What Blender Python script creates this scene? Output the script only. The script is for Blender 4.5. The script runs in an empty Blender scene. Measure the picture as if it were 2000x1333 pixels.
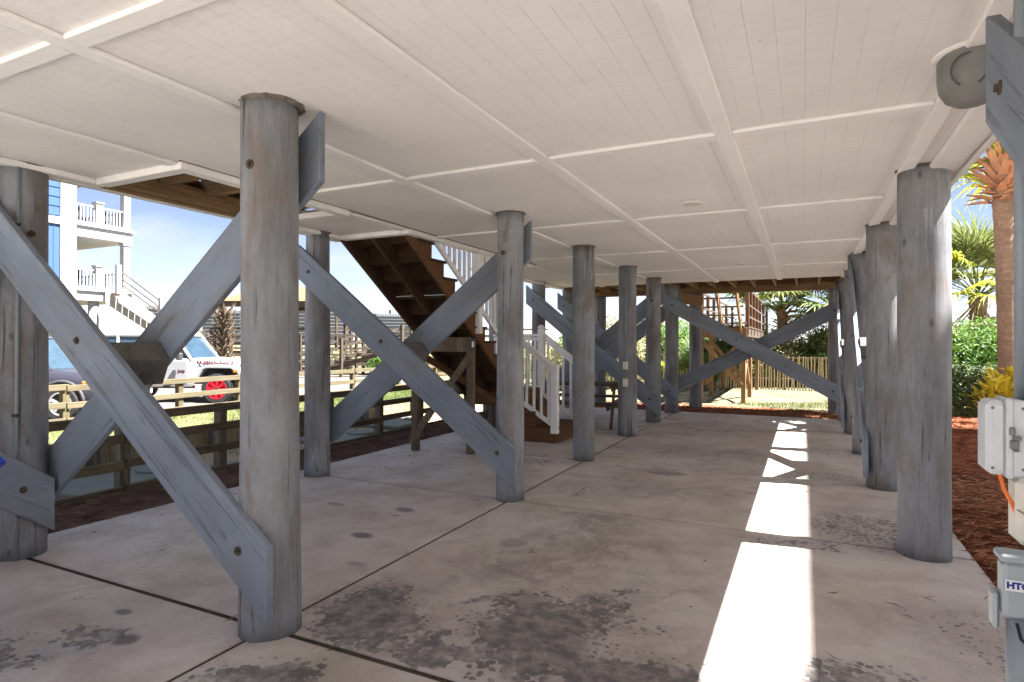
import bpy, math, random
from mathutils import Vector, Matrix
import numpy as np

random.seed(11)
R = math.radians
sc = bpy.context.scene
COL = sc.collection
V = Vector

# ---------------------------------------------------------------- camera
cd = bpy.data.cameras.new("camera")
cam = bpy.data.objects.new("camera", cd)
COL.objects.link(cam)
cd.sensor_width = 36.0
cd.lens = 1169.1 / 2000 * 36.0
cd.clip_start = 0.05
cd.clip_end = 3000
yaw, pitch, roll = R(-26.02), R(0.2), R(0.115)
fv = V((math.sin(yaw), math.cos(yaw), 0)); rv = V((math.cos(yaw), -math.sin(yaw), 0)); uv = V((0, 0, 1))
fv, uv = fv * math.cos(pitch) + uv * math.sin(pitch), uv * math.cos(pitch) - fv * math.sin(pitch)
rv, uv = rv * math.cos(roll) + uv * math.sin(roll), uv * math.cos(roll) - rv * math.sin(roll)
m = Matrix((rv, uv, -fv)).transposed().to_4x4()
m.translation = V((0, 0, 1.43))
cam.matrix_world = m
sc.camera = cam

# ---------------------------------------------------------------- sun and sky
SUN_EL = R(62.0)
SUN_H = V((1.0, 0.11, 0)).normalized()
to_sun = V((SUN_H.x * math.cos(SUN_EL), SUN_H.y * math.cos(SUN_EL), math.sin(SUN_EL)))
sl = bpy.data.lights.new("sun", "SUN")
sl.energy = 5.0
sl.angle = R(0.5)
sl.color = (1.0, 0.965, 0.93)
so = bpy.data.objects.new("sun", sl)
COL.objects.link(so)
so.rotation_euler = to_sun.to_track_quat('Z', 'Y').to_euler()
so.location = (20, 0, 30)

w = bpy.data.worlds.new("World")
sc.world = w
w.use_nodes = True
nt = w.node_tree
nt.nodes.clear()
o_ = nt.nodes.new("ShaderNodeOutputWorld")
bg = nt.nodes.new("ShaderNodeBackground")
bg.inputs[1].default_value = 0.055
sky = nt.nodes.new("ShaderNodeTexSky")
sky.sky_type = 'NISHITA'
sky.sun_disc = False
sky.sun_elevation = SUN_EL
sky.sun_rotation = math.atan2(SUN_H.x, SUN_H.y)
sky.air_density = 0.55
sky.dust_density = 0.0
sky.ozone_density = 3.0
tc = nt.nodes.new("ShaderNodeTexCoord")
mp = nt.nodes.new("ShaderNodeMapping")
mp.inputs["Scale"].default_value = (1.6, 1.6, 4.2)
mp.inputs["Location"].default_value = (0.35, 0.1, 0.2)
nz = nt.nodes.new("ShaderNodeTexNoise")
nz.inputs["Scale"].default_value = 1.5
nz.inputs["Detail"].default_value = 9
nz.inputs["Roughness"].default_value = 0.58
nz.inputs["Distortion"].default_value = 0.35
cr = nt.nodes.new("ShaderNodeValToRGB")
cr.color_ramp.elements[0].position = 0.45
cr.color_ramp.elements[1].position = 0.66
cr.color_ramp.elements[1].color = (0.85, 0.85, 0.85, 1)
mx = nt.nodes.new("ShaderNodeMix")
mx.data_type = 'RGBA'
mx.inputs[7].default_value = (2.6, 2.7, 2.85, 1)
L = nt.links.new
L(tc.outputs["Generated"], mp.inputs[0]); L(mp.outputs[0], nz.inputs["Vector"]); L(nz.outputs[0], cr.inputs[0])
tint = nt.nodes.new("ShaderNodeMix"); tint.data_type = 'RGBA'; tint.blend_type = 'MULTIPLY'; tint.inputs[0].default_value = 1.0
tint.inputs[7].default_value = (0.85, 0.66, 0.57, 1)
L(sky.outputs[0], tint.inputs[6])
L(cr.outputs[0], mx.inputs[0]); L(tint.outputs[2], mx.inputs[6]); L(mx.outputs[2], bg.inputs[0]); L(bg.outputs[0], o_.inputs[0])

sc.view_settings.view_transform = 'Standard'
sc.view_settings.look = 'None'
sc.view_settings.use_curve_mapping = False
sc.view_settings.gamma = 1.0
sc.view_settings.exposure = 2.9
sc.render.engine = 'CYCLES'
sc.cycles.max_bounces = 8
sc.cycles.diffuse_bounces = 5
sc.cycles.transparent_max_bounces = 8
sc.cycles.use_denoising = True
sc.cycles.sample_clamp_indirect = 6


# ================================================================ materials
class NT:
    def __init__(s, name, rough=0.8, spec=0.3):
        s.m = bpy.data.materials.new(name)
        s.m.use_nodes = True
        s.t = s.m.node_tree
        s.b = s.t.nodes["Principled BSDF"]
        s.b.inputs["Roughness"].default_value = rough
        s.b.inputs["Specular IOR Level"].default_value = spec
        s._co = None

    def n(s, typ, **kw):
        nd = s.t.nodes.new(typ)
        for k, v in kw.items():
            if k[0] == 'i' and k[1:].isdigit():
                nd.inputs[int(k[1:])].default_value = v
            else:
                setattr(nd, k, v)
        return nd

    def l(s, a, b):
        s.t.links.new(a, b)

    def co(s, rand=False):
        t = s.n("ShaderNodeTexCoord").outputs["Object"]
        if rand:
            oi = s.n("ShaderNodeObjectInfo")
            mul = s.n("ShaderNodeMath", operation='MULTIPLY', i1=37.0)
            s.l(oi.outputs["Random"], mul.inputs[0])
            ad = s.n("ShaderNodeVectorMath", operation='ADD')
            s.l(t, ad.inputs[0]); s.l(mul.outputs[0], ad.inputs[1])
            t = ad.outputs[0]
        return t

    def noise(s, vec, scale=5.0, sc3=(1, 1, 1), detail=4, rough=0.55, dist=0.0, off=(0, 0, 0)):
        mpn = s.n("ShaderNodeMapping")
        mpn.inputs["Scale"].default_value = sc3
        mpn.inputs["Location"].default_value = off
        s.l(vec, mpn.inputs[0])
        nn = s.n("ShaderNodeTexNoise")
        nn.inputs["Scale"].default_value = scale
        nn.inputs["Detail"].default_value = detail
        nn.inputs["Roughness"].default_value = rough
        nn.inputs["Distortion"].default_value = dist
        s.l(mpn.outputs[0], nn.inputs["Vector"])
        return nn.outputs[0]

    def ramp(s, fac, a, b, ca=(0, 0, 0, 1), cb=(1, 1, 1, 1), interp='LINEAR'):
        r = s.n("ShaderNodeValToRGB")
        r.color_ramp.interpolation = interp
        e = r.color_ramp.elements
        e[0].position = a; e[1].position = b
        e[0].color = (*ca[:3], 1); e[1].color = (*cb[:3], 1)
        s.l(fac, r.inputs[0])
        return r.outputs[0]

    def mix(s, fac, a, b, mode='MIX'):
        x = s.n("ShaderNodeMix", data_type='RGBA', blend_type=mode)
        for sock, v in ((x.inputs[0], fac), (x.inputs[6], a), (x.inputs[7], b)):
            if isinstance(v, (int, float)):
                sock.default_value = v
            elif isinstance(v, tuple):
                sock.default_value = (*v[:3], 1)
            else:
                s.l(v, sock)
        return x.outputs[2]

    def math(s, op, a, b=None, clamp=False):
        x = s.n("ShaderNodeMath", operation=op, use_clamp=clamp)
        for i, v in enumerate((a, b)):
            if v is None: continue
            if isinstance(v, (int, float)): x.inputs[i].default_value = v
            else: s.l(v, x.inputs[i])
        return x.outputs[0]

    def color(s, c):
        if isinstance(c, tuple): s.b.inputs["Base Color"].default_value = (*c[:3], 1)
        else: s.l(c, s.b.inputs["Base Color"])

    def bump(s, h, dist=0.005, strength=0.6):
        bm_ = s.n("ShaderNodeBump")
        bm_.inputs["Distance"].default_value = dist
        bm_.inputs["Strength"].default_value = strength
        s.l(h, bm_.inputs["Height"])
        s.l(bm_.outputs[0], s.b.inputs["Normal"])


def painted_timber(name, base, axis, scuff=(0.42, 0.43, 0.44), dark=(0.035, 0.035, 0.035), brown=(0.165, 0.13, 0.11), amt=1.0, grain=1.0):
    """weathered grey paint on timber; grain runs along the object's local axis"""
    s = NT(name, 0.62, 0.25)
    c = s.co(True)
    along = {'x': (0.06, 1, 1), 'z': (1, 1, 0.06)}[axis]
    mid = {'x': (0.4, 1, 1), 'z': (1, 1, 0.4)}[axis]
    big = s.noise(c, 3.0, mid, 5, 0.6, 0.3)
    streak = s.noise(c, 40, along, 8, 0.68, 0.6)
    patch = s.noise(c, 5.0, mid, 6, 0.68, 0.5, (3, 7, 1))
    crack = s.noise(c, 30, {'x': (0.03, 1, 1), 'z': (1, 1, 0.03)}[axis], 3, 0.5, 0.8, (9, 2, 5))
    b2 = tuple(v * (0.62 if grain > .5 else 0.80) for v in base)
    b3 = tuple(min(1, v * (1.35 if grain > .5 else 1.15)) for v in base)
    col = s.mix(s.ramp(big, 0.35, 0.68), b2, b3)
    col = s.mix(s.math('MULTIPLY', s.ramp(streak, 0.42, 0.62), 0.35 * grain), col, b3)
    col = s.mix(s.math('MULTIPLY', s.ramp(patch, 0.49, 0.66), 0.75 * amt), col, brown)
    sf = s.math('MULTIPLY', s.ramp(patch, 0.30, 0.40, (1, 1, 1), (0, 0, 0)), s.ramp(streak, 0.46, 0.6))
    col = s.mix(s.math('MULTIPLY', sf, 0.7 * amt), col, scuff)
    ck = s.math('MULTIPLY', s.ramp(crack, 0.63, 0.67), s.ramp(patch, 0.40, 0.52))
    col = s.mix(s.math('MULTIPLY', ck, 0.7 * amt), col, dark)
    # small knots
    vo = s.n("ShaderNodeTexVoronoi", feature='F1')
    mpn = s.n("ShaderNodeMapping"); mpn.inputs["Scale"].default_value = {'x': (0.35, 1, 1), 'z': (1, 1, 0.5)}[axis]
    s.l(c, mpn.inputs[0]); s.l(mpn.outputs[0], vo.inputs["Vector"]); vo.inputs["Scale"].default_value = 5.5
    kn = s.ramp(vo.outputs["Distance"], 0.05, 0.10, (1, 1, 1), (0, 0, 0))
    col = s.mix(s.math('MULTIPLY', kn, 0.55 * amt), col, dark)
    s.color(col)
    h = s.math('SUBTRACT', s.math('MULTIPLY', streak, 0.6), s.math('MULTIPLY', ck, 1.2))
    s.bump(h, 0.007 * (0.35 + 0.65 * grain), 0.8)
    return s.m


def raw_timber(name, base, axis='x', var=0.45, rough=0.8):
    s = NT(name, rough, 0.2)
    c = s.co(True)
    along = {'x': (0.05, 1, 1), 'z': (1, 1, 0.05)}[axis]
    g = s.noise(c, 38, along, 5, 0.6, 0.5)
    p = s.noise(c, 4, {'x': (0.3, 1, 1), 'z': (1, 1, 0.3)}[axis], 5, 0.65, 0.4)
    col = s.mix(s.ramp(g, 0.3, 0.7), tuple(v * (1 - var) for v in base), tuple(min(1, v * (1 + var * 0.7)) for v in base))
    col = s.mix(s.math('MULTIPLY', s.ramp(p, 0.4, 0.75), 0.6), col, tuple(v * 0.45 for v in base))
    s.color(col)
    s.bump(g, 0.004, 0.7)
    return s.m


def plain(name, base, rough=0.6, spec=0.3, metal=0.0, var=0.12, scale=6, bump=0.0):
    s = NT(name, rough, spec)
    s.b.inputs["Metallic"].default_value = metal
    c = s.co(True)
    g = s.noise(c, scale, (1, 1, 1), 6, 0.65)
    s.color(s.mix(s.ramp(g, 0.3, 0.7), tuple(v * (1 - var) for v in base), tuple(min(1, v * (1 + var)) for v in base)))
    if bump:
        s.bump(s.noise(c, scale * 12, (1, 1, 1), 4, 0.6), bump, 0.6)
    return s.m


def leafy(name, a, b, trans=0.35, scale=2.2, rough=0.5):
    s = NT(name, rough, 0.4)
    oi = s.n("ShaderNodeTexCoord").outputs["Object"]
    g1 = s.noise(oi, scale, (1, 1, 1), 3, 0.6)
    g2 = s.noise(oi, scale * 14, (1, 1, 1), 2, 0.5)
    g = s.math('ADD', s.math('MULTIPLY', g1, 0.55), s.math('MULTIPLY', g2, 0.45))
    col = s.mix(s.ramp(g, 0.36, 0.64), a, b)
    s.color(col)
    tr = s.n("ShaderNodeBsdfTranslucent")
    s.l(col, tr.inputs[0])
    ms = s.n("ShaderNodeMixShader")
    ms.inputs[0].default_value = trans
    out = s.t.nodes["Material Output"]
    s.l(s.b.outputs[0], ms.inputs[1]); s.l(tr.outputs[0], ms.inputs[2]); s.l(ms.outputs[0], out.inputs[0])
    return s.m


M = {}
M['pile'] = painted_timber("weathered_grey_pile_paint", (0.207, 0.213, 0.23), 'z')
M['brace'] = painted_timber("grey_brace_paint", (0.20, 0.232, 0.285), 'x', amt=0.5, grain=0.35)
M['block'] = painted_timber("brown_grey_block_paint", (0.10, 0.094, 0.09), 'x', amt=0.6)
M['white_paint'] = plain("white_rail_paint", (0.84, 0.82, 0.80), 0.5, 0.35, var=0.06, bump=0.001)
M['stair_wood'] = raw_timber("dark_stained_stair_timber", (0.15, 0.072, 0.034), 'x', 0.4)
M['stair_dark'] = raw_timber('shaded_tread_timber', (0.075, 0.040, 0.022), 'x', 0.4)  # darker copy of the stair timber, underside shade put into the colour
M['stair_post'] = raw_timber("grey_brown_post_timber", (0.17, 0.125, 0.09), 'z')
M['joist'] = raw_timber("brown_joist_timber", (0.27, 0.165, 0.085), 'x', 0.45)
M['new_wood'] = raw_timber("yellow_treated_timber", (0.27, 0.165, 0.085), 'x', 0.3)
M['new_wood_z'] = raw_timber("yellow_treated_post_timber", (0.29, 0.18, 0.09), 'z', 0.3)
M['red_wood'] = raw_timber("reddish_post_timber", (0.17, 0.095, 0.06), 'z', 0.3)
M['fence'] = raw_timber("dark_fence_timber", (0.13, 0.10, 0.07), 'x', 0.5)  # dark brown rail tone
M['fence_post'] = raw_timber("dark_fence_post_timber", (0.15, 0.125, 0.10), 'z', 0.5)  # dark brown post tone
M['old_wood'] = raw_timber("sun_bleached_rail_timber", (0.15, 0.125, 0.08), 'x', 0.3)
M['old_wood_z'] = raw_timber("sun_bleached_post_timber", (0.13, 0.105, 0.06), 'z', 0.35)
M['picket_wood'] = raw_timber('pale_picket_timber', (0.60, 0.50, 0.34), 'z', 0.3)
M['bulkhead'] = raw_timber("bulkhead_plank_timber", (0.30, 0.25, 0.16), 'z', 0.5)
M['grey_wood'] = raw_timber("silvered_boardwalk_timber", (0.11, 0.088, 0.07), 'x', 0.35)
M['grey_wood_z'] = raw_timber("silvered_boardwalk_post_timber", (0.10, 0.08, 0.062), 'z', 0.35)
M['rust'] = plain("rusty_steel", (0.085, 0.06, 0.045), 0.7, 0.4, 0.4, 0.5, 60)
M['galv'] = plain("painted_over_steel", (0.17, 0.18, 0.18), 0.5, 0.5, 0.2, 0.3, 40)
M['conduit'] = plain("grey_conduit_paint", (0.22, 0.255, 0.285), 0.45, 0.4, var=0.12, scale=4)
M['box_grey'] = plain("grey_enclosure_plastic", (0.56, 0.58, 0.60), 0.45, 0.4, var=0.07, scale=5)
M['box_blue'] = plain('pale_blue_grey_plastic', (0.34, 0.385, 0.41), 0.5, 0.35, var=0.08, scale=5)
M['box_white'] = plain("cream_cover_plastic", (0.66, 0.64, 0.56), 0.5, 0.35, var=0.08, scale=4)
M['black'] = plain("black_rubber", (0.018, 0.018, 0.02), 0.7, 0.3, var=0.3)
M['dark'] = plain("dark_grey_plastic", (0.06, 0.06, 0.062), 0.5, 0.4, var=0.2)
M['speaker'] = plain("mid_grey_fixture_plastic", (0.17, 0.17, 0.165), 0.5, 0.3, var=0.15, scale=12)
M['blue_plastic'] = plain("blue_bin_plastic", (0.01, 0.05, 0.42), 0.35, 0.5, var=0.1)
M['orange'] = plain("orange_cable", (0.75, 0.16, 0.03), 0.5, 0.3)
M['sticker'] = plain("white_sticker", (0.8, 0.8, 0.8), 0.4, 0.3, var=0.03)
M['ink_blue'] = plain("dark_blue_print", (0.02, 0.04, 0.25), 0.5, 0.3, var=0.05)
M['ink_red'] = plain("dark_red_print", (0.12, 0.015, 0.02), 0.5, 0.3, var=0.1)
M['lens'] = plain("frosted_light_lens", (0.7, 0.68, 0.64), 0.4, 0.4, var=0.05)


def ceiling_paint(name, v):
    s = NT(name, 0.75, 0.15)
    c = s.co()
    a = s.noise(c, 1.1, (1, 1, 1), 5, 0.6)
    gr = s.noise(c, 24, (0.25, 1.6, 1), 5, 0.7, 0.2)
    fi = s.noise(c, 110, (1, 0.5, 1), 3, 0.6)
    col = s.mix(s.ramp(a, 0.3, 0.7), tuple(x * 0.90 for x in v), v)
    col = s.mix(s.math('MULTIPLY', s.ramp(gr, 0.50, 0.72), 0.34), col, tuple(x * 0.74 for x in v))
    nv = s.n('ShaderNodeTexVoronoi', feature='F1'); nv.inputs['Scale'].default_value = 3.3; s.l(c, nv.inputs['Vector'])
    col = s.mix(s.math('MULTIPLY', s.ramp(nv.outputs['Distance'], 0.018, 0.03, (1, 1, 1), (0, 0, 0)), 0.55), col, (0.30, 0.25, 0.2))
    st = s.noise(c, 3.0, (1, 1, 1), 7, 0.75, 0.3, (4, 4, 4))
    col = s.mix(s.math('MULTIPLY', s.ramp(st, 0.66, 0.78), 0.3), col, (0.42, 0.37, 0.28))
    s.color(col)
    s.bump(s.math('ADD', gr, s.math('MULTIPLY', fi, 0.5)), 0.004, 0.45)
    return s.m


M['ceil'] = ceiling_paint("off_white_rough_sawn_ceiling_paint", (0.83, 0.808, 0.785))
M['batten'] = ceiling_paint("off_white_batten_paint", (0.85, 0.835, 0.815))


def concrete_mat():
    s = NT("stained_carport_concrete", 0.72, 0.35)
    t = s.n("ShaderNodeNewGeometry").outputs["Position"]
    # coordinates warped a little so that stains have ragged outlines
    wn = s.n("ShaderNodeTexNoise"); wn.inputs["Scale"].default_value = 2.4; wn.inputs["Detail"].default_value = 6; wn.inputs["Roughness"].default_value = 0.62
    s.l(t, wn.inputs["Vector"])
    sub = s.n("ShaderNodeVectorMath", operation='SUBTRACT'); s.l(wn.outputs["Color"], sub.inputs[0]); sub.inputs[1].default_value = (0.5, 0.5, 0.5)
    scl = s.n("ShaderNodeVectorMath", operation='SCALE'); s.l(sub.outputs[0], scl.inputs[0]); scl.inputs[3].default_value = 0.85
    wp = s.n("ShaderNodeVectorMath", operation='ADD'); s.l(t, wp.inputs[0]); s.l(scl.outputs[0], wp.inputs[1])
    wp = wp.outputs[0]

    def blob(cx, cy, rx, ry, ang, k):
        m_ = s.n("ShaderNodeMapping", vector_type='TEXTURE')
        m_.inputs["Location"].default_value = (cx, cy, 0)
        m_.inputs["Rotation"].default_value = (0, 0, ang)
        m_.inputs["Scale"].default_value = (rx, ry, 50)
        s.l(wp, m_.inputs[0])
        ln = s.n("ShaderNodeVectorMath", operation='LENGTH'); s.l(m_.outputs[0], ln.inputs[0])
        mr = s.n("ShaderNodeMapRange", interpolation_type='SMOOTHSTEP')
        mr.inputs[1].default_value = 1.25; mr.inputs[2].default_value = 0.35; mr.inputs[3].default_value = 0.0; mr.inputs[4].default_value = k
        s.l(ln.outputs["Value"], mr.inputs[0])
        return mr.outputs[0]

    def maxall(lst):
        a = lst[0]
        for b in lst[1:]:
            a = s.math('MAXIMUM', a, b)
        return a
    # dark mildew / oil fields that break up into spots at their rim
    mask = maxall([blob(-1.18, 2.72, 0.42, 0.62, 0.15, 0.95), blob(-1.62, 2.30, 0.50, 0.17, 0.25, 0.8), blob(-0.62, 2.45, 0.62, 0.32, -0.1, 0.95),
                   blob(-2.02, 2.52, 0.34, 0.42, 0.4, 0.9), blob(-0.10, 2.75, 0.30, 0.36, 0.2, 0.7), blob(-0.95, 3.15, 0.22, 0.4, 0.5, 0.7), blob(-1.48, 2.95, 0.3, 0.12, 0.3, 0.75), blob(-2.05, 1.80, 0.35, 0.24, 0.2, 0.9),
                   blob(0.45, 5.35, 0.55, 0.65, 0.0, 0.56), blob(-0.1, 4.72, 0.55, 0.2, 0.1, 0.55), blob(0.05, 2.85, 0.45, 0.3, 0, 0.72), blob(0.42, 2.75, 0.45, 0.35, 0, 0.6), blob(0.75, 3.6, 0.3, 0.7, 0, 0.38),
                   blob(-1.62, 4.75, 0.35, 0.12, 0.1, 0.55), blob(-2.0, 5.45, 0.25, 0.3, 0.3, 0.5), blob(-2.9, 6.7, 0.55, 0.25, 0, 0.55),
                   blob(-1.5, 6.75, 0.9, 0.16, 0, 0.5), blob(0.2, 7.3, 0.6, 0.35, 0, 0.45), blob(-3.15, 1.75, 0.22, 0.16, 0, 0.75), blob(-3.3, 1.45, 0.3, 0.18, 0, 0.7),
                   blob(-2.2, 7.9, 0.35, 0.3, 0, 0.5), blob(-1.9, 9.6, 0.8, 0.3, 0, 0.45), blob(-1.3, 11.2, 0.9, 0.2, 0, 0.4)])
    vo = s.n("ShaderNodeTexVoronoi", feature='F1'); vo.inputs["Scale"].default_value = 25
    jn = s.n("ShaderNodeTexNoise"); jn.inputs["Scale"].default_value = 22; jn.inputs["Detail"].default_value = 4; s.l(t, jn.inputs["Vector"])
    js = s.n("ShaderNodeVectorMath", operation='SUBTRACT'); s.l(jn.outputs["Color"], js.inputs[0]); js.inputs[1].default_value = (0.5, 0.5, 0.5)
    jk = s.n("ShaderNodeVectorMath", operation='SCALE'); s.l(js.outputs[0], jk.inputs[0]); jk.inputs[3].default_value = 0.022
    ja = s.n("ShaderNodeVectorMath", operation='ADD'); s.l(t, ja.inputs[0]); s.l(jk.outputs[0], ja.inputs[1]); s.l(ja.outputs[0], vo.inputs["Vector"])
    vo.inputs["Randomness"].default_value = 0.75
    spots = s.math('SUBTRACT', s.math('MULTIPLY', mask, 1.02), vo.outputs["Distance"])
    spots = s.ramp(spots, 0.02, 0.10)
    soft = s.math('MULTIPLY', mask, 0.5)
    fine = s.noise(t, 9, (1, 1, 1), 8, 0.7, 0.2)
    inner = s.math('MULTIPLY', s.ramp(fine, 0.42, 0.6), 0.62)
    # single dark blots
    def dot(cx, cy, rx, ry, k):
        m_ = s.n("ShaderNodeMapping", vector_type='TEXTURE')
        m_.inputs["Location"].default_value = (cx, cy, 0); m_.inputs["Scale"].default_value = (rx, ry, 50)
        sm = s.n("ShaderNodeVectorMath", operation='SCALE'); s.l(sub.outputs[0], sm.inputs[0]); sm.inputs[3].default_value = 0.12
        a2 = s.n("ShaderNodeVectorMath", operation='ADD'); s.l(t, a2.inputs[0]); s.l(sm.outputs[0], a2.inputs[1])
        s.l(a2.outputs[0], m_.inputs[0])
        ln = s.n("ShaderNodeVectorMath", operation='LENGTH'); s.l(m_.outputs[0], ln.inputs[0])
        mr = s.n("ShaderNodeMapRange", interpolation_type='SMOOTHSTEP')
        mr.inputs[1].default_value = 1.15; mr.inputs[2].default_value = 0.5; mr.inputs[3].default_value = 0; mr.inputs[4].default_value = k
        s.l(ln.outputs["Value"], mr.inputs[0])
        return mr.outputs[0]
    dots = maxall([dot(-2.95, 3.5, 0.11, 0.07, 0.75), dot(-3.07, 4.2, 0.11, 0.07, 0.7), dot(-3.73, 4.09, 0.13, 0.05, 0.45), dot(-4.19, 7.28, 0.2, 0.06, 0.5),
                   dot(-3.25, 1.96, 0.06, 0.04, 0.7), dot(-2.93, 1.78, 0.08, 0.06, 0.75), dot(-1.88, 3.86, 0.12, 0.1, 0.4), dot(-2.6, 3.05, 0.08, 0.05, 0.35), dot(-1.37, 6.67, 0.25, 0.1, 0.4)])
    big = s.noise(t, 0.55, (1, 1, 1), 5, 0.6, 0.4)
    mid = s.noise(t, 2.2, (1, 1, 1), 7, 0.65, 0.4, (5, 1, 0))
    gr = s.noise(t, 60, (1, 1, 1), 4, 0.7)
    col = s.mix(s.ramp(big, 0.35, 0.65), (0.52, 0.44, 0.39), (0.60, 0.56, 0.53))
    col = s.mix(s.math('MULTIPLY', s.ramp(mid, 0.44, 0.66), 0.6), col, (0.34, 0.275, 0.245))
    col = s.mix(s.math('MULTIPLY', s.ramp(mid, 0.28, 0.42, (1, 1, 1), (0, 0, 0)), 0.35), col, (0.60, 0.585, 0.565))
    col = s.mix(s.math('MULTIPLY', s.ramp(gr, 0.35, 0.7), 0.22), col, (0.22, 0.20, 0.19))
    green = s.noise(t, 1.3, (1, 1, 1), 5, 0.6, 0.2, (11, 3, 0))
    col = s.mix(s.math('MULTIPLY', s.ramp(green, 0.58, 0.72), 0.3), col, (0.30, 0.31, 0.19))
    smoke = maxall([blob(-1.45, 4.0, 0.6, 1.2, -0.3, 0.75), blob(-1.3, 5.9, 0.9, 0.5, 0.1, 0.65), blob(-0.9, 3.4, 0.5, 0.8, 0.2, 0.45), blob(-2.0, 2.6, 0.6, 0.7, 0.2, 0.6), blob(-1.0, 2.6, 0.9, 0.6, 0, 0.5), blob(0.55, 5.6, 0.5, 0.9, 0, 0.5),
                    blob(-1.2, 8.2, 1.3, 0.6, 0, 0.65), blob(-1.4, 10.4, 1.3, 0.8, 0, 0.6), blob(-0.7, 7.3, 0.7, 0.3, 0.2, 0.4), blob(-3.2, 2.0, 0.6, 0.5, 0.3, 0.3), blob(0.6, 3.6, 0.4, 0.5, 0, 0.35)])
    vein = s.noise(wp, 6.5, (1, 1, 1), 9, 0.75, 0.6, (2, 8, 0))
    col = s.mix(s.math('MULTIPLY', smoke, s.ramp(vein, 0.34, 0.62)), col, (0.20, 0.165, 0.15))
    col = s.mix(s.math('MULTIPLY', mask, 0.30), col, (0.17, 0.155, 0.155))
    hair = s.ramp(s.math('ABSOLUTE', s.math('SUBTRACT', s.noise(wp, 1.1, (1, 1, 1), 3, 0.5, 1.2, (7, 7, 0)), 0.5)), 0.0, 0.0035, (1, 1, 1), (0, 0, 0))
    col = s.mix(s.math('MULTIPLY', s.math('MULTIPLY', hair, s.ramp(big, 0.5, 0.6)), 0.45), col, (0.10, 0.085, 0.075))
    dk = s.math('MULTIPLY', spots, s.math('SUBTRACT', 0.85, inner))
    col = s.mix(dk, col, (0.085, 0.08, 0.085))
    col = s.mix(dots, col, (0.05, 0.045, 0.05))
    tiny = s.n("ShaderNodeTexVoronoi", feature='F1'); tiny.inputs["Scale"].default_value = 5.0; s.l(wp, tiny.inputs["Vector"])
    td = s.math('MULTIPLY', s.ramp(tiny.outputs["Distance"], 0.045, 0.09, (1, 1, 1), (0, 0, 0)), s.ramp(mid, 0.46, 0.58))
    col = s.mix(s.math('MULTIPLY', td, 0.5), col, (0.08, 0.07, 0.065))
    # a scrap of blue marking paint
    m_ = s.n("ShaderNodeMapping", vector_type='TEXTURE'); m_.inputs["Location"].default_value = (-3.11, 1.58, 0); m_.inputs["Rotation"].default_value = (0, 0, 0.5); m_.inputs["Scale"].default_value = (0.11, 0.035, 50)
    s.l(t, m_.inputs[0]); ln = s.n("ShaderNodeVectorMath", operation='LENGTH'); s.l(m_.outputs[0], ln.inputs[0])
    ringm = s.math('MULTIPLY', s.ramp(s.math('ABSOLUTE', s.math('SUBTRACT', ln.outputs["Value"], 0.85)), 0.1, 0.3, (1, 1, 1), (0, 0, 0)), s.ramp(gr, 0.42, 0.6))
    col = s.mix(s.math('MULTIPLY', ringm, 0.5), col, (0.10, 0.28, 0.55))
    s.color(col)
    rg = s.ramp(mid, 0.3, 0.7, (0.5, 0.5, 0.5), (0.85, 0.85, 0.85))
    s.l(rg, s.b.inputs["Roughness"])
    s.bump(s.math('ADD', s.math('MULTIPLY', gr, 0.4), s.math('ADD', mid, s.math('MULTIPLY', spots, -0.2))), 0.004, 0.5)
    return s.m


M['concrete'] = concrete_mat()
M['gap'] = plain('gap_shade_tone', (0.16, 0.14, 0.12), 0.9, 0.1, var=0.6, scale=30)  # dark colour standing in for shade in the gap round each pile
M['joint'] = plain("joint_filler", (0.07, 0.055, 0.04), 0.9, 0.1, var=0.4, scale=20)


def ground_mat(name, cols, scale=3, bump=0.02):
    s = NT(name, 0.95, 0.1)
    c = s.n("ShaderNodeNewGeometry").outputs["Position"]
    a = s.noise(c, scale, (1, 1, 1), 6, 0.65, 0.4)
    b = s.noise(c, scale * 15, (1, 1, 1), 4, 0.7)
    col = s.mix(s.ramp(a, 0.4, 0.6), cols[0], cols[1])
    col = s.mix(s.ramp(b, 0.35, 0.7), col, cols[2])
    s.color(col)
    s.bump(b, bump, 0.8)
    return s.m


M['mulch_red'] = ground_mat("red_pine_straw_bed", ((0.17, 0.062, 0.032), (0.22, 0.085, 0.045), (0.12, 0.045, 0.025)), 2)
M['mulch_dark'] = ground_mat("dark_pine_straw_bed", ((0.095, 0.05, 0.042), (0.14, 0.08, 0.065), (0.06, 0.035, 0.03)), 3)
M['sand'] = ground_mat("pale_sand", ((0.30, 0.235, 0.15), (0.22, 0.165, 0.10), (0.37, 0.30, 0.21)), 1.5)
M['lawn'] = ground_mat("patchy_lawn_soil", ((0.065, 0.085, 0.026), (0.14, 0.12, 0.075), (0.085, 0.10, 0.035)), 0.8)
M['sandy'] = ground_mat('sandy_back_lawn', ((0.145, 0.128, 0.09), (0.085, 0.09, 0.04), (0.165, 0.145, 0.105)), 1.1)
M['drive'] = ground_mat("pale_gravel_drive", ((0.12, 0.11, 0.10), (0.09, 0.083, 0.075), (0.15, 0.135, 0.12)), 1.2)
M['bounce_concrete'] = ground_mat('pale_bounce_concrete', ((0.44, 0.415, 0.375), (0.38, 0.36, 0.325), (0.49, 0.46, 0.42)), 0.8, 0.004)  # pale surface for out-of-view ground that bounces light under the house
M['far'] = ground_mat("dune_ground", ((0.13, 0.115, 0.07), (0.08, 0.085, 0.035), (0.17, 0.145, 0.10)), 0.15)
M['pad'] = plain("green_grey_lid_concrete", (0.15, 0.165, 0.145), 0.8, 0.2, var=0.15, scale=3)

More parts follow.
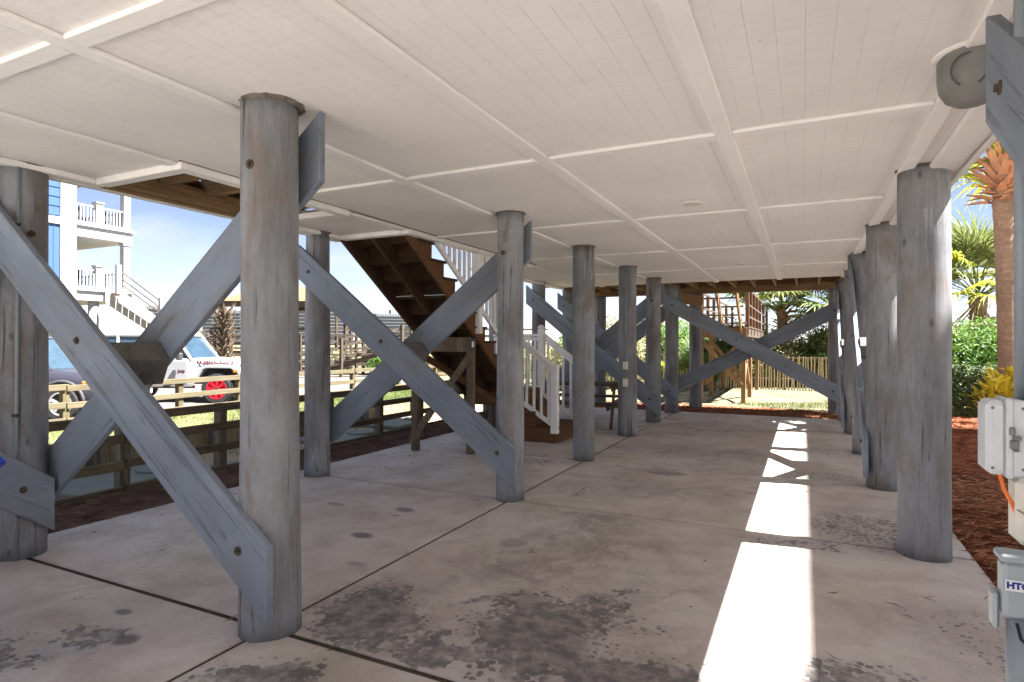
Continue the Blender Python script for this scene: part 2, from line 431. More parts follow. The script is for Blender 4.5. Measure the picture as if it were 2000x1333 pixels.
M['straw'] = plain("rust_red_pine_needles", (0.27, 0.10, 0.05), 0.8, 0.2, var=0.45, scale=4)
M['straw_dark'] = plain("dark_pine_needles", (0.15, 0.095, 0.075), 0.8, 0.2, var=0.5, scale=4)
M['straw_pale'] = plain("pale_pine_needles", (0.42, 0.26, 0.15), 0.8, 0.2, var=0.3, scale=4)
M['grass'] = leafy("lawn_grass_blades", (0.06, 0.10, 0.018), (0.13, 0.16, 0.04), 0.3, 1.0, 0.7)
M['hedge'] = leafy("dark_hedge_leaves", (0.022, 0.05, 0.014), (0.09, 0.13, 0.03), 0.25, 4)
M['bush'] = leafy("bright_bush_leaves", (0.05, 0.14, 0.02), (0.16, 0.27, 0.04), 0.4, 2)
M['croton'] = leafy("yellow_croton_leaves", (0.50, 0.40, 0.02), (0.70, 0.50, 0.03), 0.3, 4)
M['frond'] = leafy("palm_frond_leaflets", (0.085, 0.125, 0.035), (0.27, 0.29, 0.11), 0.35, 3)
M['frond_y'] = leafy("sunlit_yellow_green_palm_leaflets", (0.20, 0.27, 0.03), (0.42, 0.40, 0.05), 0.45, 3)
M['frond_d'] = leafy("dark_palmetto_leaflets", (0.025, 0.06, 0.018), (0.09, 0.14, 0.04), 0.3, 3)
M['frond_dead'] = leafy("dry_tan_palm_leaflets", (0.36, 0.27, 0.16), (0.55, 0.46, 0.32), 0.3, 3)
M['trunk'] = raw_timber("fibrous_palm_trunk", (0.27, 0.175, 0.125), 'x', 0.4)
M['boot'] = plain("orange_brown_palm_boots", (0.46, 0.24, 0.14), 0.8, 0.2, var=0.3, scale=5)
M['trunk_grey'] = raw_timber("grey_brown_trunk", (0.20, 0.15, 0.11), 'z', 0.4)
M['twig'] = plain("dry_brown_twigs", (0.09, 0.065, 0.045), 0.9, 0.1, var=0.4)
M['scrub'] = leafy("olive_scrub_leaves", (0.15, 0.16, 0.06), (0.40, 0.37, 0.19), 0.3, 1.5)
M['blue_wall'] = plain("blue_lap_siding", (0.05, 0.10, 0.225), 0.6, 0.25, var=0.04)
M['white_wall'] = plain("white_house_trim", (0.38, 0.38, 0.39), 0.6, 0.25, var=0.03)
M['condo'] = plain("white_tower_render", (0.18, 0.185, 0.195), 0.8, 0.2, var=0.05, scale=0.1)
M['window'] = plain("dark_window_glass", (0.07, 0.09, 0.12), 0.15, 0.6, var=0.2)
M['tan_wall'] = plain("pale_taupe_siding", (0.72, 0.68, 0.64), 0.7, 0.2, var=0.05)
M['roof'] = plain("orange_tan_roof_shingles", (0.20, 0.105, 0.055), 0.85, 0.15, var=0.15, scale=3)
M['roof_grey'] = plain("grey_roof_shingles", (0.20, 0.19, 0.18), 0.9, 0.15, var=0.15)


def car_paint(name, c, metal=0.0):
    s = NT(name, 0.28, 0.5)
    s.b.inputs["Metallic"].default_value = metal
    s.b.inputs["Coat Weight"].default_value = 0.25
    g = s.noise(s.co(), 3, (1, 1, 1), 5, 0.6)
    s.color(s.mix(s.ramp(g, 0.3, 0.7), tuple(v * 0.92 for v in c), c))
    return s.m


M['suv_paint'] = car_paint("dark_grey_car_paint", (0.030, 0.030, 0.042), 0.0)
M['jeep_paint'] = car_paint("white_car_paint", (0.36, 0.37, 0.38))
M['glass'] = plain("tinted_car_glass", (0.03, 0.055, 0.08), 0.06, 0.9, var=0.25, scale=5)
M['tyre'] = plain("tyre_rubber", (0.035, 0.035, 0.036), 0.85, 0.2, var=0.3, scale=20)
M['alloy'] = plain("silver_alloy", (0.50, 0.50, 0.50), 0.35, 0.6, 0.5, 0.1)
M['red_rim'] = plain("red_wheel_paint", (0.62, 0.012, 0.03), 0.4, 0.5, var=0.1)
M['trim'] = plain("black_car_trim", (0.045, 0.045, 0.048), 0.6, 0.4, var=0.15)
M['amber'] = plain("amber_marker_lens", (0.75, 0.20, 0.03), 0.3, 0.5, var=0.1)


# ================================================================ mesh helpers
class MB:
    def __init__(s):
        s.v, s.f = [], []

    def add(s, vs, fs):
        k = len(s.v)
        s.v += [tuple(v) for v in vs]
        s.f += [tuple(i + k for i in f) for f in fs]
        return s

    def box(s, x0, x1, y0, y1, z0, z1, mat=None):
        vs = [V((x, y, z)) for x in (x0, x1) for y in (y0, y1) for z in (z0, z1)]
        if mat is not None: vs = [mat @ v for v in vs]
        return s.add(vs, [(0, 1, 3, 2), (4, 6, 7, 5), (0, 4, 5, 1), (2, 3, 7, 6), (0, 2, 6, 4), (1, 5, 7, 3)])

    def prism(s, pts, axis, a, b):
        """polygon pts (u, w) extruded along axis from a to b; axis 'y': (u,w)=(x,z); 'x': (y,z); 'z': (x,y)"""
        def P(u, w_, t):
            return {'y': (u, t, w_), 'x': (t, u, w_), 'z': (u, w_, t)}[axis]
        n = len(pts)
        vs = [P(u, w_, a) for u, w_ in pts] + [P(u, w_, b) for u, w_ in pts]
        fs = [tuple(range(n)), tuple(range(2 * n - 1, n - 1, -1))] + [(i, (i + 1) % n, n + (i + 1) % n, n + i) for i in range(n)]
        return s.add(vs, fs)

    def tube(s, p0, p1, r0, r1=None, n=8, caps=True):
        r1 = r0 if r1 is None else r1
        p0, p1 = V(p0), V(p1)
        d = (p1 - p0).normalized()
        a = d.orthogonal().normalized(); b = d.cross(a)
        vs = [p + (a * math.cos(2 * math.pi * i / n) + b * math.sin(2 * math.pi * i / n)) * r for p, r in ((p0, r0), (p1, r1)) for i in range(n)]
        fs = [(i, (i + 1) % n, n + (i + 1) % n, n + i) for i in range(n)]
        if caps: fs += [tuple(range(n - 1, -1, -1)), tuple(range(n, 2 * n))]
        return s.add(vs, fs)

    def path(s, pts, rad, n=8):
        pts = [V(p) for p in pts]
        rad = rad if isinstance(rad, (list, tuple)) else [rad] * len(pts)
        vs, fs = [], []
        ref = None
        for k, p in enumerate(pts):
            d = (pts[min(k + 1, len(pts) - 1)] - pts[max(k - 1, 0)]).normalized()
            a = d.orthogonal().normalized() if ref is None else (ref - d * ref.dot(d)).normalized()
            ref = a
            b = d.cross(a)
            vs += [p + (a * math.cos(2 * math.pi * i / n) + b * math.sin(2 * math.pi * i / n)) * rad[k] for i in range(n)]
        for k in range(len(pts) - 1):
            fs += [(k * n + i, k * n + (i + 1) % n, (k + 1) * n + (i + 1) % n, (k + 1) * n + i) for i in range(n)]
        fs += [tuple(range(n - 1, -1, -1)), tuple(range((len(pts) - 1) * n, len(pts) * n))]
        return s.add(vs, fs)

    def lathe(s, prof, n=24, c=(0, 0, 0), axis='z', caps=True):
        vs = []
        for r, z in prof:
            for i in range(n):
                a = 2 * math.pi * i / n
                p = (r * math.cos(a), r * math.sin(a), z)
                if axis == 'x': p = (z, p[0], p[1])
                if axis == 'y': p = (p[0], z, p[1])
                vs.append((p[0] + c[0], p[1] + c[1], p[2] + c[2]))
        fs = []
        for k in range(len(prof) - 1):
            fs += [(k * n + i, k * n + (i + 1) % n, (k + 1) * n + (i + 1) % n, (k + 1) * n + i) for i in range(n)]
        if caps: fs += [tuple(range(n - 1, -1, -1)), tuple(range((len(prof) - 1) * n, len(prof) * n))]
        return s.add(vs, fs)

    def mesh(s, name):
        me = bpy.data.meshes.new(name)
        me.from_pydata(s.v, [], s.f)
        me.update()
        import bmesh
        bm_ = bmesh.new(); bm_.from_mesh(me)
        bmesh.ops.recalc_face_normals(bm_, faces=bm_.faces)
        bm_.to_mesh(me); bm_.free()
        return me

    def build(s, name, mat, parent=None, bevel=0, smooth=False, local=False, **props):
        """vertices are in world space unless local; a parent Empty sits at its base and keeps rotation"""
        if parent is not None and not local:
            r = parent
            while r.parent: r = r.parent
            inv = Matrix.LocRotScale(r.location, r.rotation_euler, r.scale).inverted()
            s.v = [tuple(inv @ V(v)) for v in s.v]
        me = s.mesh(name)
        return link(name, me, mat, parent, bevel, smooth, **props)


def link(name, me, mat, parent=None, bevel=0, smooth=False, matrix=None, **props):
    if mat is not None and not me.materials:
        me.materials.append(mat)
    if smooth:
        for p in me.polygons: p.use_smooth = True
    o = bpy.data.objects.new(name, me)
    COL.objects.link(o)
    if parent is not None: o.parent = parent
    if matrix is not None:
        o.location = matrix.to_translation(); o.rotation_euler = matrix.to_euler(); o.scale = matrix.to_scale()
    if bevel:
        b = o.modifiers.new("edge", 'BEVEL'); b.width = bevel; b.segments = 1; b.limit_method = 'ANGLE'
    for k, v in props.items(): o[k] = v
    return o


def thing(name, label=None, cat=None, loc=(0, 0, 0), rz=0.0, group=None, kind=None):
    o = bpy.data.objects.new(name, None)
    COL.objects.link(o)
    o.location = loc
    o.rotation_euler = (0, 0, rz)
    o.empty_display_size = 0.2
    if label: o['label'] = label
    if cat: o['category'] = cat
    if group: o['group'] = group
    if kind: o['kind'] = kind
    return o


def copy_thing(root, loc, rz=None, label=None, group=None, scale=None):
    r = root.copy(); COL.objects.link(r); r.location = loc
    if rz is not None: r.rotation_euler = (0, 0, rz)
    if scale is not None: r.scale = (scale,) * 3
    if label: r['label'] = label
    if group: r['group'] = group
    for ch in list(root.children):
        c = ch.copy(); COL.objects.link(c); c.parent = r
        for g in list(ch.children):
            d = g.copy(); COL.objects.link(d); d.parent = c
    return r


def beam(name, p0, p1, w, t, mat, parent=None, side=None, bevel=0.004, **props):
    """a straight timber from p0 to p1 (world), w = size across in the direction 'side x length', t = thickness along side; own local x runs along it"""
    p0, p1 = V(p0), V(p1)
    d = (p1 - p0); ln = d.length; d.normalize()
    sd = V(side) if side is not None else (V((0, 0, 1)).cross(d) if abs(d.z) < 0.99 else V((1, 0, 0)))
    sd = (sd - d * sd.dot(d)).normalized()
    up = d.cross(sd)
    mtx = Matrix((d, sd, up)).transposed().to_4x4()
    mtx.translation = p0
    if parent is not None:
        mtx = Matrix.LocRotScale(parent.location, parent.rotation_euler, parent.scale).inverted() @ mtx
    mb = MB().box(0, ln, -t / 2, t / 2, -w / 2, w / 2)
    return link(name, mb.mesh(name), mat, parent, bevel, matrix=mtx, **props)


def post(name, x, y, z0, z1, sx, sy, mat, parent=None, bevel=0.004):
    """upright timber: local z along it, origin at its foot"""
    mb = MB().box(-sx / 2, sx / 2, -sy / 2, sy / 2, 0, z1 - z0)
    mtx = Matrix.Translation(V((x, y, z0)))
    if parent is not None:
        mtx = Matrix.LocRotScale(parent.location, parent.rotation_euler, parent.scale).inverted() @ mtx
    return link(name, mb.mesh(name), mat, parent, bevel, matrix=mtx)


def text_mesh(name, s, size, mat, parent, matrix, extrude=0.002, bold=0.0, shear=0.0):
    cu = bpy.data.curves.new(name, 'FONT')
    cu.body = s; cu.size = size; cu.extrude = extrude; cu.align_x = 'CENTER'; cu.align_y = 'CENTER'
    cu.offset = bold; cu.shear = shear
    tmp = bpy.data.objects.new(name, cu)
    me = bpy.data.meshes.new_from_object(tmp)
    bpy.data.objects.remove(tmp)
    me.materials.clear()
    return link(name, me, mat, parent, matrix=matrix)


# ================================================================ ground
def sheet(name, x0, x1, y0, y1, z, mat, nx=1, ny=1, rough=0.0, kind='structure', zf=None):
    vs, fs = [], []
    for j in range(ny + 1):
        for i in range(nx + 1):
            x = x0 + (x1 - x0) * i / nx; y = y0 + (y1 - y0) * j / ny
            zz = zf(x, y) if zf else z
            e = 0 if i in (0, nx) or j in (0, ny) else rough
            vs.append((x, y, zz + random.uniform(-e, e)))
    for j in range(ny):
        for i in range(nx):
            a = j * (nx + 1) + i
            fs.append((a, a + 1, a + nx + 2, a + nx + 1))
    o = MB().add(vs, fs).build(name, mat, smooth=True)
    o['kind'] = kind
    return o


sheet('terrain', -1500, 1500, -300, 2200, -0.75, M['far'])
# carport slab: separate pours with a recessed dark joint between them
floor = thing('concrete_floor', kind='structure')
g = 0.014
XS = [-5.07, -2.42, 1.02]
YS = [-1.2, 2.17, 4.92, 6.97, 9.18, 10.96, 12.85]
for i in range(2):
    for j in range(6):
        MB().box(XS[i] + (g if i else 0), XS[i + 1] - (g if i == 0 else 0), YS[j] + 0.019 * (j > 0), YS[j + 1] - 0.019 * (j < 5), -0.12, 0.0).build('concrete_slab', M['concrete'], floor, bevel=0.008, kind='structure')
MB().box(-5.05, 1.0, -1.18, 12.83, -0.14, -0.012).build('joint_filler', M['joint'], floor, kind='structure')

sheet('mulch_bed', 1.02, 4.4, -1.5, 16.3, -0.03, M['mulch_red'], 12, 60, 0.012)
sheet('mulch_bed', -5.07, 1.02, 12.85, 14.4, -0.03, M['mulch_red'], 24, 8, 0.012)


def left_z(x, y):
    # bank from the slab edge down into the sunken yard
    if x > -5.75: return -0.03
    if x > -6.5: return -0.03 - (-5.75 - x) / 0.75 * 0.42
    return -0.45


sheet('mulch_bed', -5.8, -5.07, 0.5, 13.5, -0.03, M['mulch_dark'], 6, 60, 0.012)
sheet('sand_yard', -9.42, -5.8, -1.9, 24, 0, M['sand'], 12, 40, 0.015, zf=lambda x, y: left_z(x, y) - 0.004)
sheet('lawn', -13.0, -9.48, -1.95, 30, -0.15, M['lawn'], 12, 60, 0.02)
sheet('driveway', -26, -13.0, -1.95, 60, -0.155, M['drive'], 10, 40, 0.01)
sheet('lawn', -5.8, 40, 14.4, 21.8, -0.10, M['sandy'], 50, 12, 0.02)
sheet('lawn', -9.42, -5.8, 24, 40, -0.15, M['lawn'])
sheet('lawn', 4.4, 8.0, -14, 14.4, -0.10, M['lawn'])
sheet('bounce_court', 8.0, 34, -30, 14.4, -0.09, M['bounce_concrete'])  # unseen court, added to bounce sunlight in from the right
sheet('lawn', 34, 60, -30, 14.4, -0.10, M['lawn'])
sheet('bounce_drive', -8.5, 8.0, -30, -1.215, -0.02, M['bounce_concrete'])  # unseen drive behind the camera, added to bounce warm light into the carport
sheet('dune', -60, 60, 21.8, 60, 0, M['far'], 60, 16, 0.12, zf=lambda x, y: -0.15 + 0.25 * max(0, math.sin((y - 21.8) / 14)) if x > -9.4 else -0.16)
MB().box(-26, -8.52, -30, -2, -0.7, -0.14).build('yard_bank', M['bounce_concrete'], kind='structure')
MB().box(-8.5, -5.9, -2.02, -1.22, -0.7, -0.03).build('yard_bank', M['bounce_concrete'], kind='structure')


def needles(name, regions, n, mat, lmin, lmax, wd, label, cat, zf=lambda x, y: -0.02, seed=1):
    rs = np.random.RandomState(seed)
    vs = np.zeros((n, 4, 3)); areas = np.array([(b - a) * (d - c) * k for a, b, c, d, k in regions]); idx = rs.choice(len(regions), n, p=areas / areas.sum())
    for q in range(n):
        a, b, c, d, _ = regions[idx[q]]
        x, y = rs.uniform(a, b), rs.uniform(c, d)
        th = rs.uniform(0, math.pi); ln = rs.uniform(lmin, lmax); z = zf(x, y) + rs.uniform(0.0, 0.03)
        dx, dy = math.cos(th) * ln / 2, math.sin(th) * ln / 2
        px, py = -math.sin(th) * wd, math.cos(th) * wd
        t1, t2 = rs.uniform(-0.012, 0.02, 2)
        vs[q] = [(x - dx, y - dy, z + t1), (x - dx * 0.1 + px, y - dy * 0.1 + py, z + 0.008), (x + dx, y + dy, z + t2), (x + px * -1, y - py, z + 0.002)]
    me = bpy.data.meshes.new(name)
    me.from_pydata(vs.reshape(-1, 3).tolist(), [], [(4 * q, 4 * q + 1, 4 * q + 2, 4 * q + 3) for q in range(n)])
    return link(name, me, mat, label=label, category=cat, kind='stuff')


needles('pine_straw', [(1.03, 3.9, 2.6, 6.5, 4), (1.03, 4.2, 6.5, 16.2, 1)], 34000, M['straw'], 0.09, 0.2, 0.0022, 'loose red pine straw mulch beside the concrete floor', 'mulch')
needles('pine_straw', [(1.03, 3.6, 2.6, 8, 1), (-5, 1.0, 12.9, 14.3, 0.8)], 9000, M['straw_pale'], 0.07, 0.16, 0.002, 'paler dry needles scattered over the red mulch', 'mulch', seed=2)
needles('pine_straw', [(-5.05, 1.0, 12.88, 14.4, 1)], 12000, M['straw'], 0.09, 0.2, 0.003, 'red pine straw bed beyond the far slab edge', 'mulch', seed=3)
needles('pine_straw', [(-5.85, -5.05, 1.5, 9.5, 1), (-5.85, -5.05, 9.5, 13.4, .5)], 15000, M['straw_dark'], 0.07, 0.17, 0.0025, 'dark pine straw strip between slab and fence', 'mulch', seed=4)


def blades(name, regions, n, mat, h, wd, label, zf, seed=1, patchy=None):
    rs = np.random.RandomState(seed)
    vs, fs = [], []
    areas = np.array([(b - a) * (d - c) * k for a, b, c, d, k in regions])
    idx = rs.choice(len(regions), n, p=areas / areas.sum())
    for q in range(n):
        a, b, c, d, _ = regions[idx[q]]
        x, y = rs.uniform(a, b), rs.uniform(c, d)
        if patchy and patchy(x, y) < rs.uniform(0, 1): continue
        z = zf(x, y)
        th = rs.uniform(0, 6.28); hh = h * rs.uniform(0.5, 1.2); lean = rs.uniform(0, 0.7) * hh
        ca, sa = math.cos(th), math.sin(th)
        k = len(vs)
        vs += [(x - sa * wd, y + ca * wd, z), (x + sa * wd, y - ca * wd, z), (x + ca * lean, y + sa * lean, z + hh)]
        fs.append((k, k + 1, k + 2))
    me = bpy.data.meshes.new(name)
    me.from_pydata(vs, [], fs)
    return link(name, me, mat, label=label, category='grass', kind='stuff')


def patch(x, y):
    return 0.5 + 0.5 * math.sin(x * 1.7 + math.sin(y * 0.9) * 2) * math.sin(y * 1.3 + math.sin(x * 1.1) * 1.6) + 0.15


needles('fallen_needles', [(-0.6, 1.0, 2.6, 6.5, 2), (-5, 1.0, 11.8, 12.8, 3), (-5.0, -3.8, 2.2, 9, 2), (-3.5, 0.8, 2.0, 11, .25)], 170, M['straw'], 0.04, 0.12, 0.0012, 'stray pine needles blown onto the concrete floor', 'needles', zf=lambda x, y: 0.001, seed=9)
blades('grass', [(-13, -9.5, 3, 22, 1)], 42000, M['grass'], 0.07, 0.007, 'sunlit patchy lawn grass between the two yard fences', lambda x, y: -0.15, 5, patch)
blades('grass', [(-6.15, -5.72, 1, 12, 1)], 16000, M['grass'], 0.06, 0.005, 'thin green grass strip under the dark rail fence', lambda x, y: left_z(x, y), 6)
blades('grass', [(-5.5, 4, 14.6, 21.5, 1)], 42000, M['grass'], 0.06, 0.006, 'sunlit grass behind the house before the picket fence', lambda x, y: -0.10, 7, lambda x, y: 0.9 if 15.5 + 0.3 * math.sin(x * 3) < y < 16.9 + 0.4 * math.sin(x * 2 + 1) and x > -1.5 else 0.10 * patch(x, y))
blades('grass', [(-9.3, -6.3, 3, 14, 1)], 3500, M['grass'], 0.10, 0.006, 'sparse weeds on the sunken sandy yard', lambda x, y: -0.45, 8, patch)

# ================================================================ piles
ZC = 2.60


def pile(x, y, label, rad=0.14, top=2.62, bottom=0.0, cat='pile', seed=0, group='grey round timber piles', lean=0.0):
    rs = random.Random(seed)
    t = thing('timber_pile', label, cat, (x, y, bottom), group=group)
    n = 40
    prof = []
    vs = []
    nz_ = 26
    ph = [rs.uniform(0, 6.28) for _ in range(6)]
    for k in range(nz_ + 1):
        z = (top - bottom) * k / nz_
        for i in range(n):
            a = 2 * math.pi * i / n
            r = rad * (1.03 - 0.05 * k / nz_) + 0.0030 * math.sin(3 * a + ph[0] + z * 0.7) + 0.0034 * math.sin(2 * a + ph[1] - z) + 0.0012 * math.sin(7 * a + ph[2] + z * 2.1) + 0.0022 * math.sin(z * 2.4 + ph[3]) - 0.004 * max(0, math.cos(a * 1.0 - ph[4]) - 0.985) / 0.015 * (0.5 + 0.5 * math.sin(z * 1.3 + ph[5]))
            vs.append((r * math.cos(a) + lean * z, r * math.sin(a), z))
    fs = []
    for k in range(nz_):
        fs += [(k * n + i, k * n + (i + 1) % n, (k + 1) * n + (i + 1) % n, (k + 1) * n + i) for i in range(n)]
    fs += [tuple(range(n - 1, -1, -1)), tuple(range(nz_ * n, (nz_ + 1) * n))]
    MB().add(vs, fs).build('shaft', M['pile'], t, smooth=True, local=True)
    # drying checks cut as thin dark slivers standing in shallow grooves are left to the bump; a ragged collar paints the dark gap at the ceiling hole
    if top < 2.7 and bottom == 0:
        cv, cf = [], []
        for i in range(n):
            a = 2 * math.pi * i / n
            r1 = rad + 0.004 + rs.uniform(0, 0.013)
            for r, z in ((rad - 0.012, ZC - bottom + 0.004), (r1, ZC - bottom + 0.012 + rs.uniform(0, 0.006)), (r1 + 0.004, ZC - bottom + 0.022)):
                cv.append((r * math.cos(a), r * math.sin(a), z))
        for i in range(n):
            j = (i + 1) % n
            for q in range(2):
                cf.append((i * 3 + q, j * 3 + q, j * 3 + q + 1, i * 3 + q + 1))
        MB().add(cv, cf).build('gap_collar', M['gap'], t, local=True)
    return t


L1 = pile(-2.40, 2.17, 'nearest grey pile with knots and white scuffs, full height in the foreground', seed=1, lean=-0.006)
L2 = pile(-2.43, 4.94, 'grey pile at the near corner of the staircase, second in the middle row', 0.125, seed=2)
L3 = pile(-2.44, 7.01, 'grey pile just past the lower newel of the stairs', 0.132, seed=3)
L4 = pile(-2.47, 9.16, 'grey pile carrying a thin conduit and two outlet boxes', 0.14, seed=4)
L5 = pile(-2.47, 10.94, 'grey pile where the far tilted braces come down beside the picnic table', 0.135, seed=5)
L6 = pile(-2.47, 12.62, 'grey pile at the left end of the wide far cross brace', 0.138, seed=6)
O1 = pile(-4.77, 2.18, 'dark grey pile with two painted conduits by the blue bin', 0.15, seed=7)
O2 = pile(-4.73, 4.90, 'bluish grey pile beside the fence, near end of the second cross brace', 0.13, seed=8)
O3 = pile(-4.75, 10.94, 'grey pile behind the white stair newel', 0.135, seed=9)
O4 = pile(-4.75, 12.62, 'grey pile at the outer far corner of the ceiling', 0.135, seed=10)
O5 = pile(-4.75, 9.12, 'grey pile hidden behind the foot of the brown staircase', 0.135, seed=19)
R1 = pile(0.73, 4.88, 'pale grey pile with a vertical sun patch, nearest of the mulch side row', 0.15, seed=11)
R2 = pile(0.715, 6.97, 'grey pile at the near foot of the row brace, behind the sun patched pile', 0.152, seed=12)
R3 = pile(0.71, 9.05, 'narrow seen grey pile at the top end of the row brace', 0.145, seed=13)
R4 = pile(0.71, 10.94, 'grey pile between the two row braces on the mulch side', 0.14, seed=14)
R5 = pile(0.71, 12.62, 'grey pile at the right end of the wide far cross brace', 0.14, seed=15)
R0 = pile(0.72, 2.17, 'grey pile carrying the electrical boxes by the camera', 0.14, seed=16)
D1 = pile(-2.19, 13.9, 'grey pile under the rear deck, left of the leaning brown stairs', 0.14, 2.56, seed=17, bottom=-0.06)
D2 = pile(-4.42, 13.9, 'far grey deck pile seen past the middle row', 0.14, 2.56, seed=18, bottom=-0.06)
D3 = pile(0.56, 13.9, 'grey pile under the rear deck beside the palms', 0.12, 2.56, seed=20, bottom=-0.06)


# ================================================================ cross braces
def bolt(board, x, yside, z=0.0, r=0.0135, mat='rust'):
    s_ = 1 if yside > 0 else -1
    # washer, head
    mb = MB().lathe([(0.001, 0.0), (r * 1.7, 0.0), (r * 1.7, 0.004 * s_), (r, 0.005 * s_), (r * 0.95, 0.015 * s_), (0.001, 0.016 * s_)], 8, axis='y')
    o = mb.build('bolt', M[mat], None, local=True)
    o.parent = board
    o.location = (x, yside, z)
    return o


def brace_board(parent, a, b, off, nrm, w=0.285, th=0.044, cut=True, bolts=(), mat='brace'):
    """diagonal plank from a=(point, z) to b=(point, z) on its centre line, offset off along nrm, ends cut plumb"""
    nrm = V(nrm)
    p0 = V((a[0][0], a[0][1], a[1])) + nrm * off
    p1 = V((b[0][0], b[0][1], b[1])) + nrm * off
    d = (p1 - p0); ln = d.length; d.normalize()
    up = nrm.cross(d)
    if up.z < 0: up = -up
    sd = up.cross(d)
    h = V((d.x, d.y, 0)); sl_ = d.z / max(h.length, 1e-6)
    k = sl_  # along-board shift of the plumb cut per unit of board width
    hw = w / 2
    # plumb line through end: moving up by t in board's 'up' axis moves along d by t*slope
    poly = [(-hw * k, -hw), (ln - hw * k, -hw), (ln + hw * k, hw), (hw * k, hw)]
    mtx = Matrix((d, sd, up)).transposed().to_4x4(); mtx.translation = p0
    mtx = Matrix.Translation(-parent.location) @ mtx
    mb = MB().prism(poly, 'y', -th / 2, th / 2)
    o = link('brace_board', mb.mesh('brace_board'), M[mat], parent, 0.005, matrix=mtx)
    for t_, z_, side_ in bolts:
        # side_: +1 = the face toward -nrm viewer, decided in board space
        ys = (1 if sd.dot(nrm) > 0 else -1) * side_ * (th / 2)
        bolt(o, ln * t_, ys, z_)
    return o


def cross_brace(label, A, B, n, zhiA, zloB, zloA, zhiB, rad=0.135, extA=0.15, extB=0.19, block=True, group='grey timber cross braces'):
    """X between piles A and B; n = direction toward the viewer side; front board falls from A to B, rear board rises from A to B"""
    A, B, n = V(A), V(B), V(n)
    u = (B - A).normalized()
    t = thing('cross_brace', label, 'brace', ((A.x + B.x) / 2, (A.y + B.y) / 2, 0), group=group)
    a = A - u * extA; b = B + u * extB
    brace_board(t, ((a.x, a.y), zhiA), ((b.x, b.y), zloB), rad + 0.024, n, bolts=((0.06, 0, 1), (0.43, 0.0, 1), (0.93, 0, 1)))
    brace_board(t, ((a.x, a.y), zloA), ((b.x, b.y), zhiB), -(rad + 0.024), n, bolts=((0.06, 0, 1), (0.94, 0, 1)))
    for P_, z_ in ((A, zloA + 0.12), (B, zhiB - 0.15)):
        bp = P_ + n * rad
        q = MB().lathe([(0.001, 0.0), (0.024, 0.0), (0.024, 0.005), (0.013, 0.006), (0.012, 0.018), (0.001, 0.019)], 8).build('bolt', M['rust'], t, local=True)
        q.location = (bp.x - t.location.x, bp.y - t.location.y, z_)
        q.rotation_euler = n.to_track_quat('Z', 'Y').to_euler()
    if block:
        c = (A + B) / 2
        # hexagonal looking spacer block between the two boards
        zc = (zhiA + zloB) / 2
        pts = [(-0.19, 0.03), (-0.10, 0.13), (0.10, 0.13), (0.19, 0.03), (0.12, -0.12), (-0.12, -0.12)]
        vs = []
        for s_ in (-1, 1):
            for (pu, pz) in pts:
                p = c + u * pu + n * (s_ * (rad + 0.001)); vs.append((p.x, p.y, zc + pz))
        k = len(pts)
        MB().add(vs, [tuple(range(k)), tuple(range(2 * k - 1, k - 1, -1))] + [(i, (i + 1) % k, k + (i + 1) % k, k + i) for i in range(k)]).build('spacer_block', M['block'], t, bevel=0.004)
    return t


cross_brace('large grey cross brace in the foreground between the conduit pile and the nearest pile', (-4.77, 2.175, 0), (-2.40, 2.175, 0), (0, -1, 0), 2.30, 0.30, 0.36, 2.44, extA=0.12, extB=0.17, rad=0.14)
cross_brace('grey cross brace in front of the brown staircase', (-4.73, 4.92, 0), (-2.43, 4.92, 0), (0, -1, 0), 2.30, 0.31, 0.36, 2.39, extA=0.14, extB=0.15, rad=0.132)
cross_brace('distant grey cross brace behind the white lower stair railing', (-4.75, 10.94, 0), (-2.47, 10.94, 0), (0, -1, 0), 2.40, 0.28, 0.30, 2.35, extA=0.2, extB=0.16, block=False)
cross_brace('distant grey cross brace in line with the far slab corner', (-4.75, 12.62, 0), (-2.47, 12.62, 0), (0, -1, 0), 2.38, 0.30, 0.32, 2.35, extA=0.2, extB=0.16, block=False)
cross_brace('wide low sloped cross brace across the far end before the palms', (-2.47, 12.62, 0), (0.71, 12.62, 0), (0, -1, 0), 2.33, 0.42, 0.44, 2.16, extA=0.16, extB=0.0, block=False)
cross_brace('edge-on cross brace between the mulch side piles behind the sun patch', (0.715, 9.05, 0), (0.715, 6.97, 0), (-1, 0, 0), 2.45, 0.30, 0.35, 2.3, extA=0.18, extB=0.15, rad=0.145)
cross_brace('edge-on cross brace at the far end of the mulch side row', (0.71, 12.62, 0), (0.71, 10.94, 0), (-1, 0, 0), 2.45, 0.30, 0.35, 2.3, extA=0.18, extB=0.15, rad=0.14)
cross_brace('cross brace whose upper end shows beside the round grey ceiling fixture', (0.72, 2.17, 0), (0.72, -0.2, 0), (-1, 0, 0), 2.33, 0.30, 0.36, 2.3, extA=0.275, extB=0.15, rad=0.14)
cross_brace('cross brace whose lower end is bolted to the conduit pile by the blue bin', (-4.77, -0.2, 0), (-4.77, 2.17, 0), (1, 0, 0), 2.30, 0.33, 0.36, 2.3, extA=0.15, extB=0.125, rad=0.155)
pile(-4.77, -0.2, 'grey pile behind the camera on the fence side', seed=30)
pile(0.72, -0.2, 'grey pile behind the camera on the mulch side', seed=31)

# ================================================================ ceiling and the house above
ceil = thing('ceiling', kind='structure')
BX = [-4.72, -3.76, -2.615, -1.507, -0.405, 0.62]
BY = [-0.8, 1.353, 3.565, 5.66, 7.76, 9.88, 12.02]
OPEN = [(-4.72, -3.76, 2.66, 4.10), (-4.72, -3.78, 5.21, 8.2)]  # ceiling openings


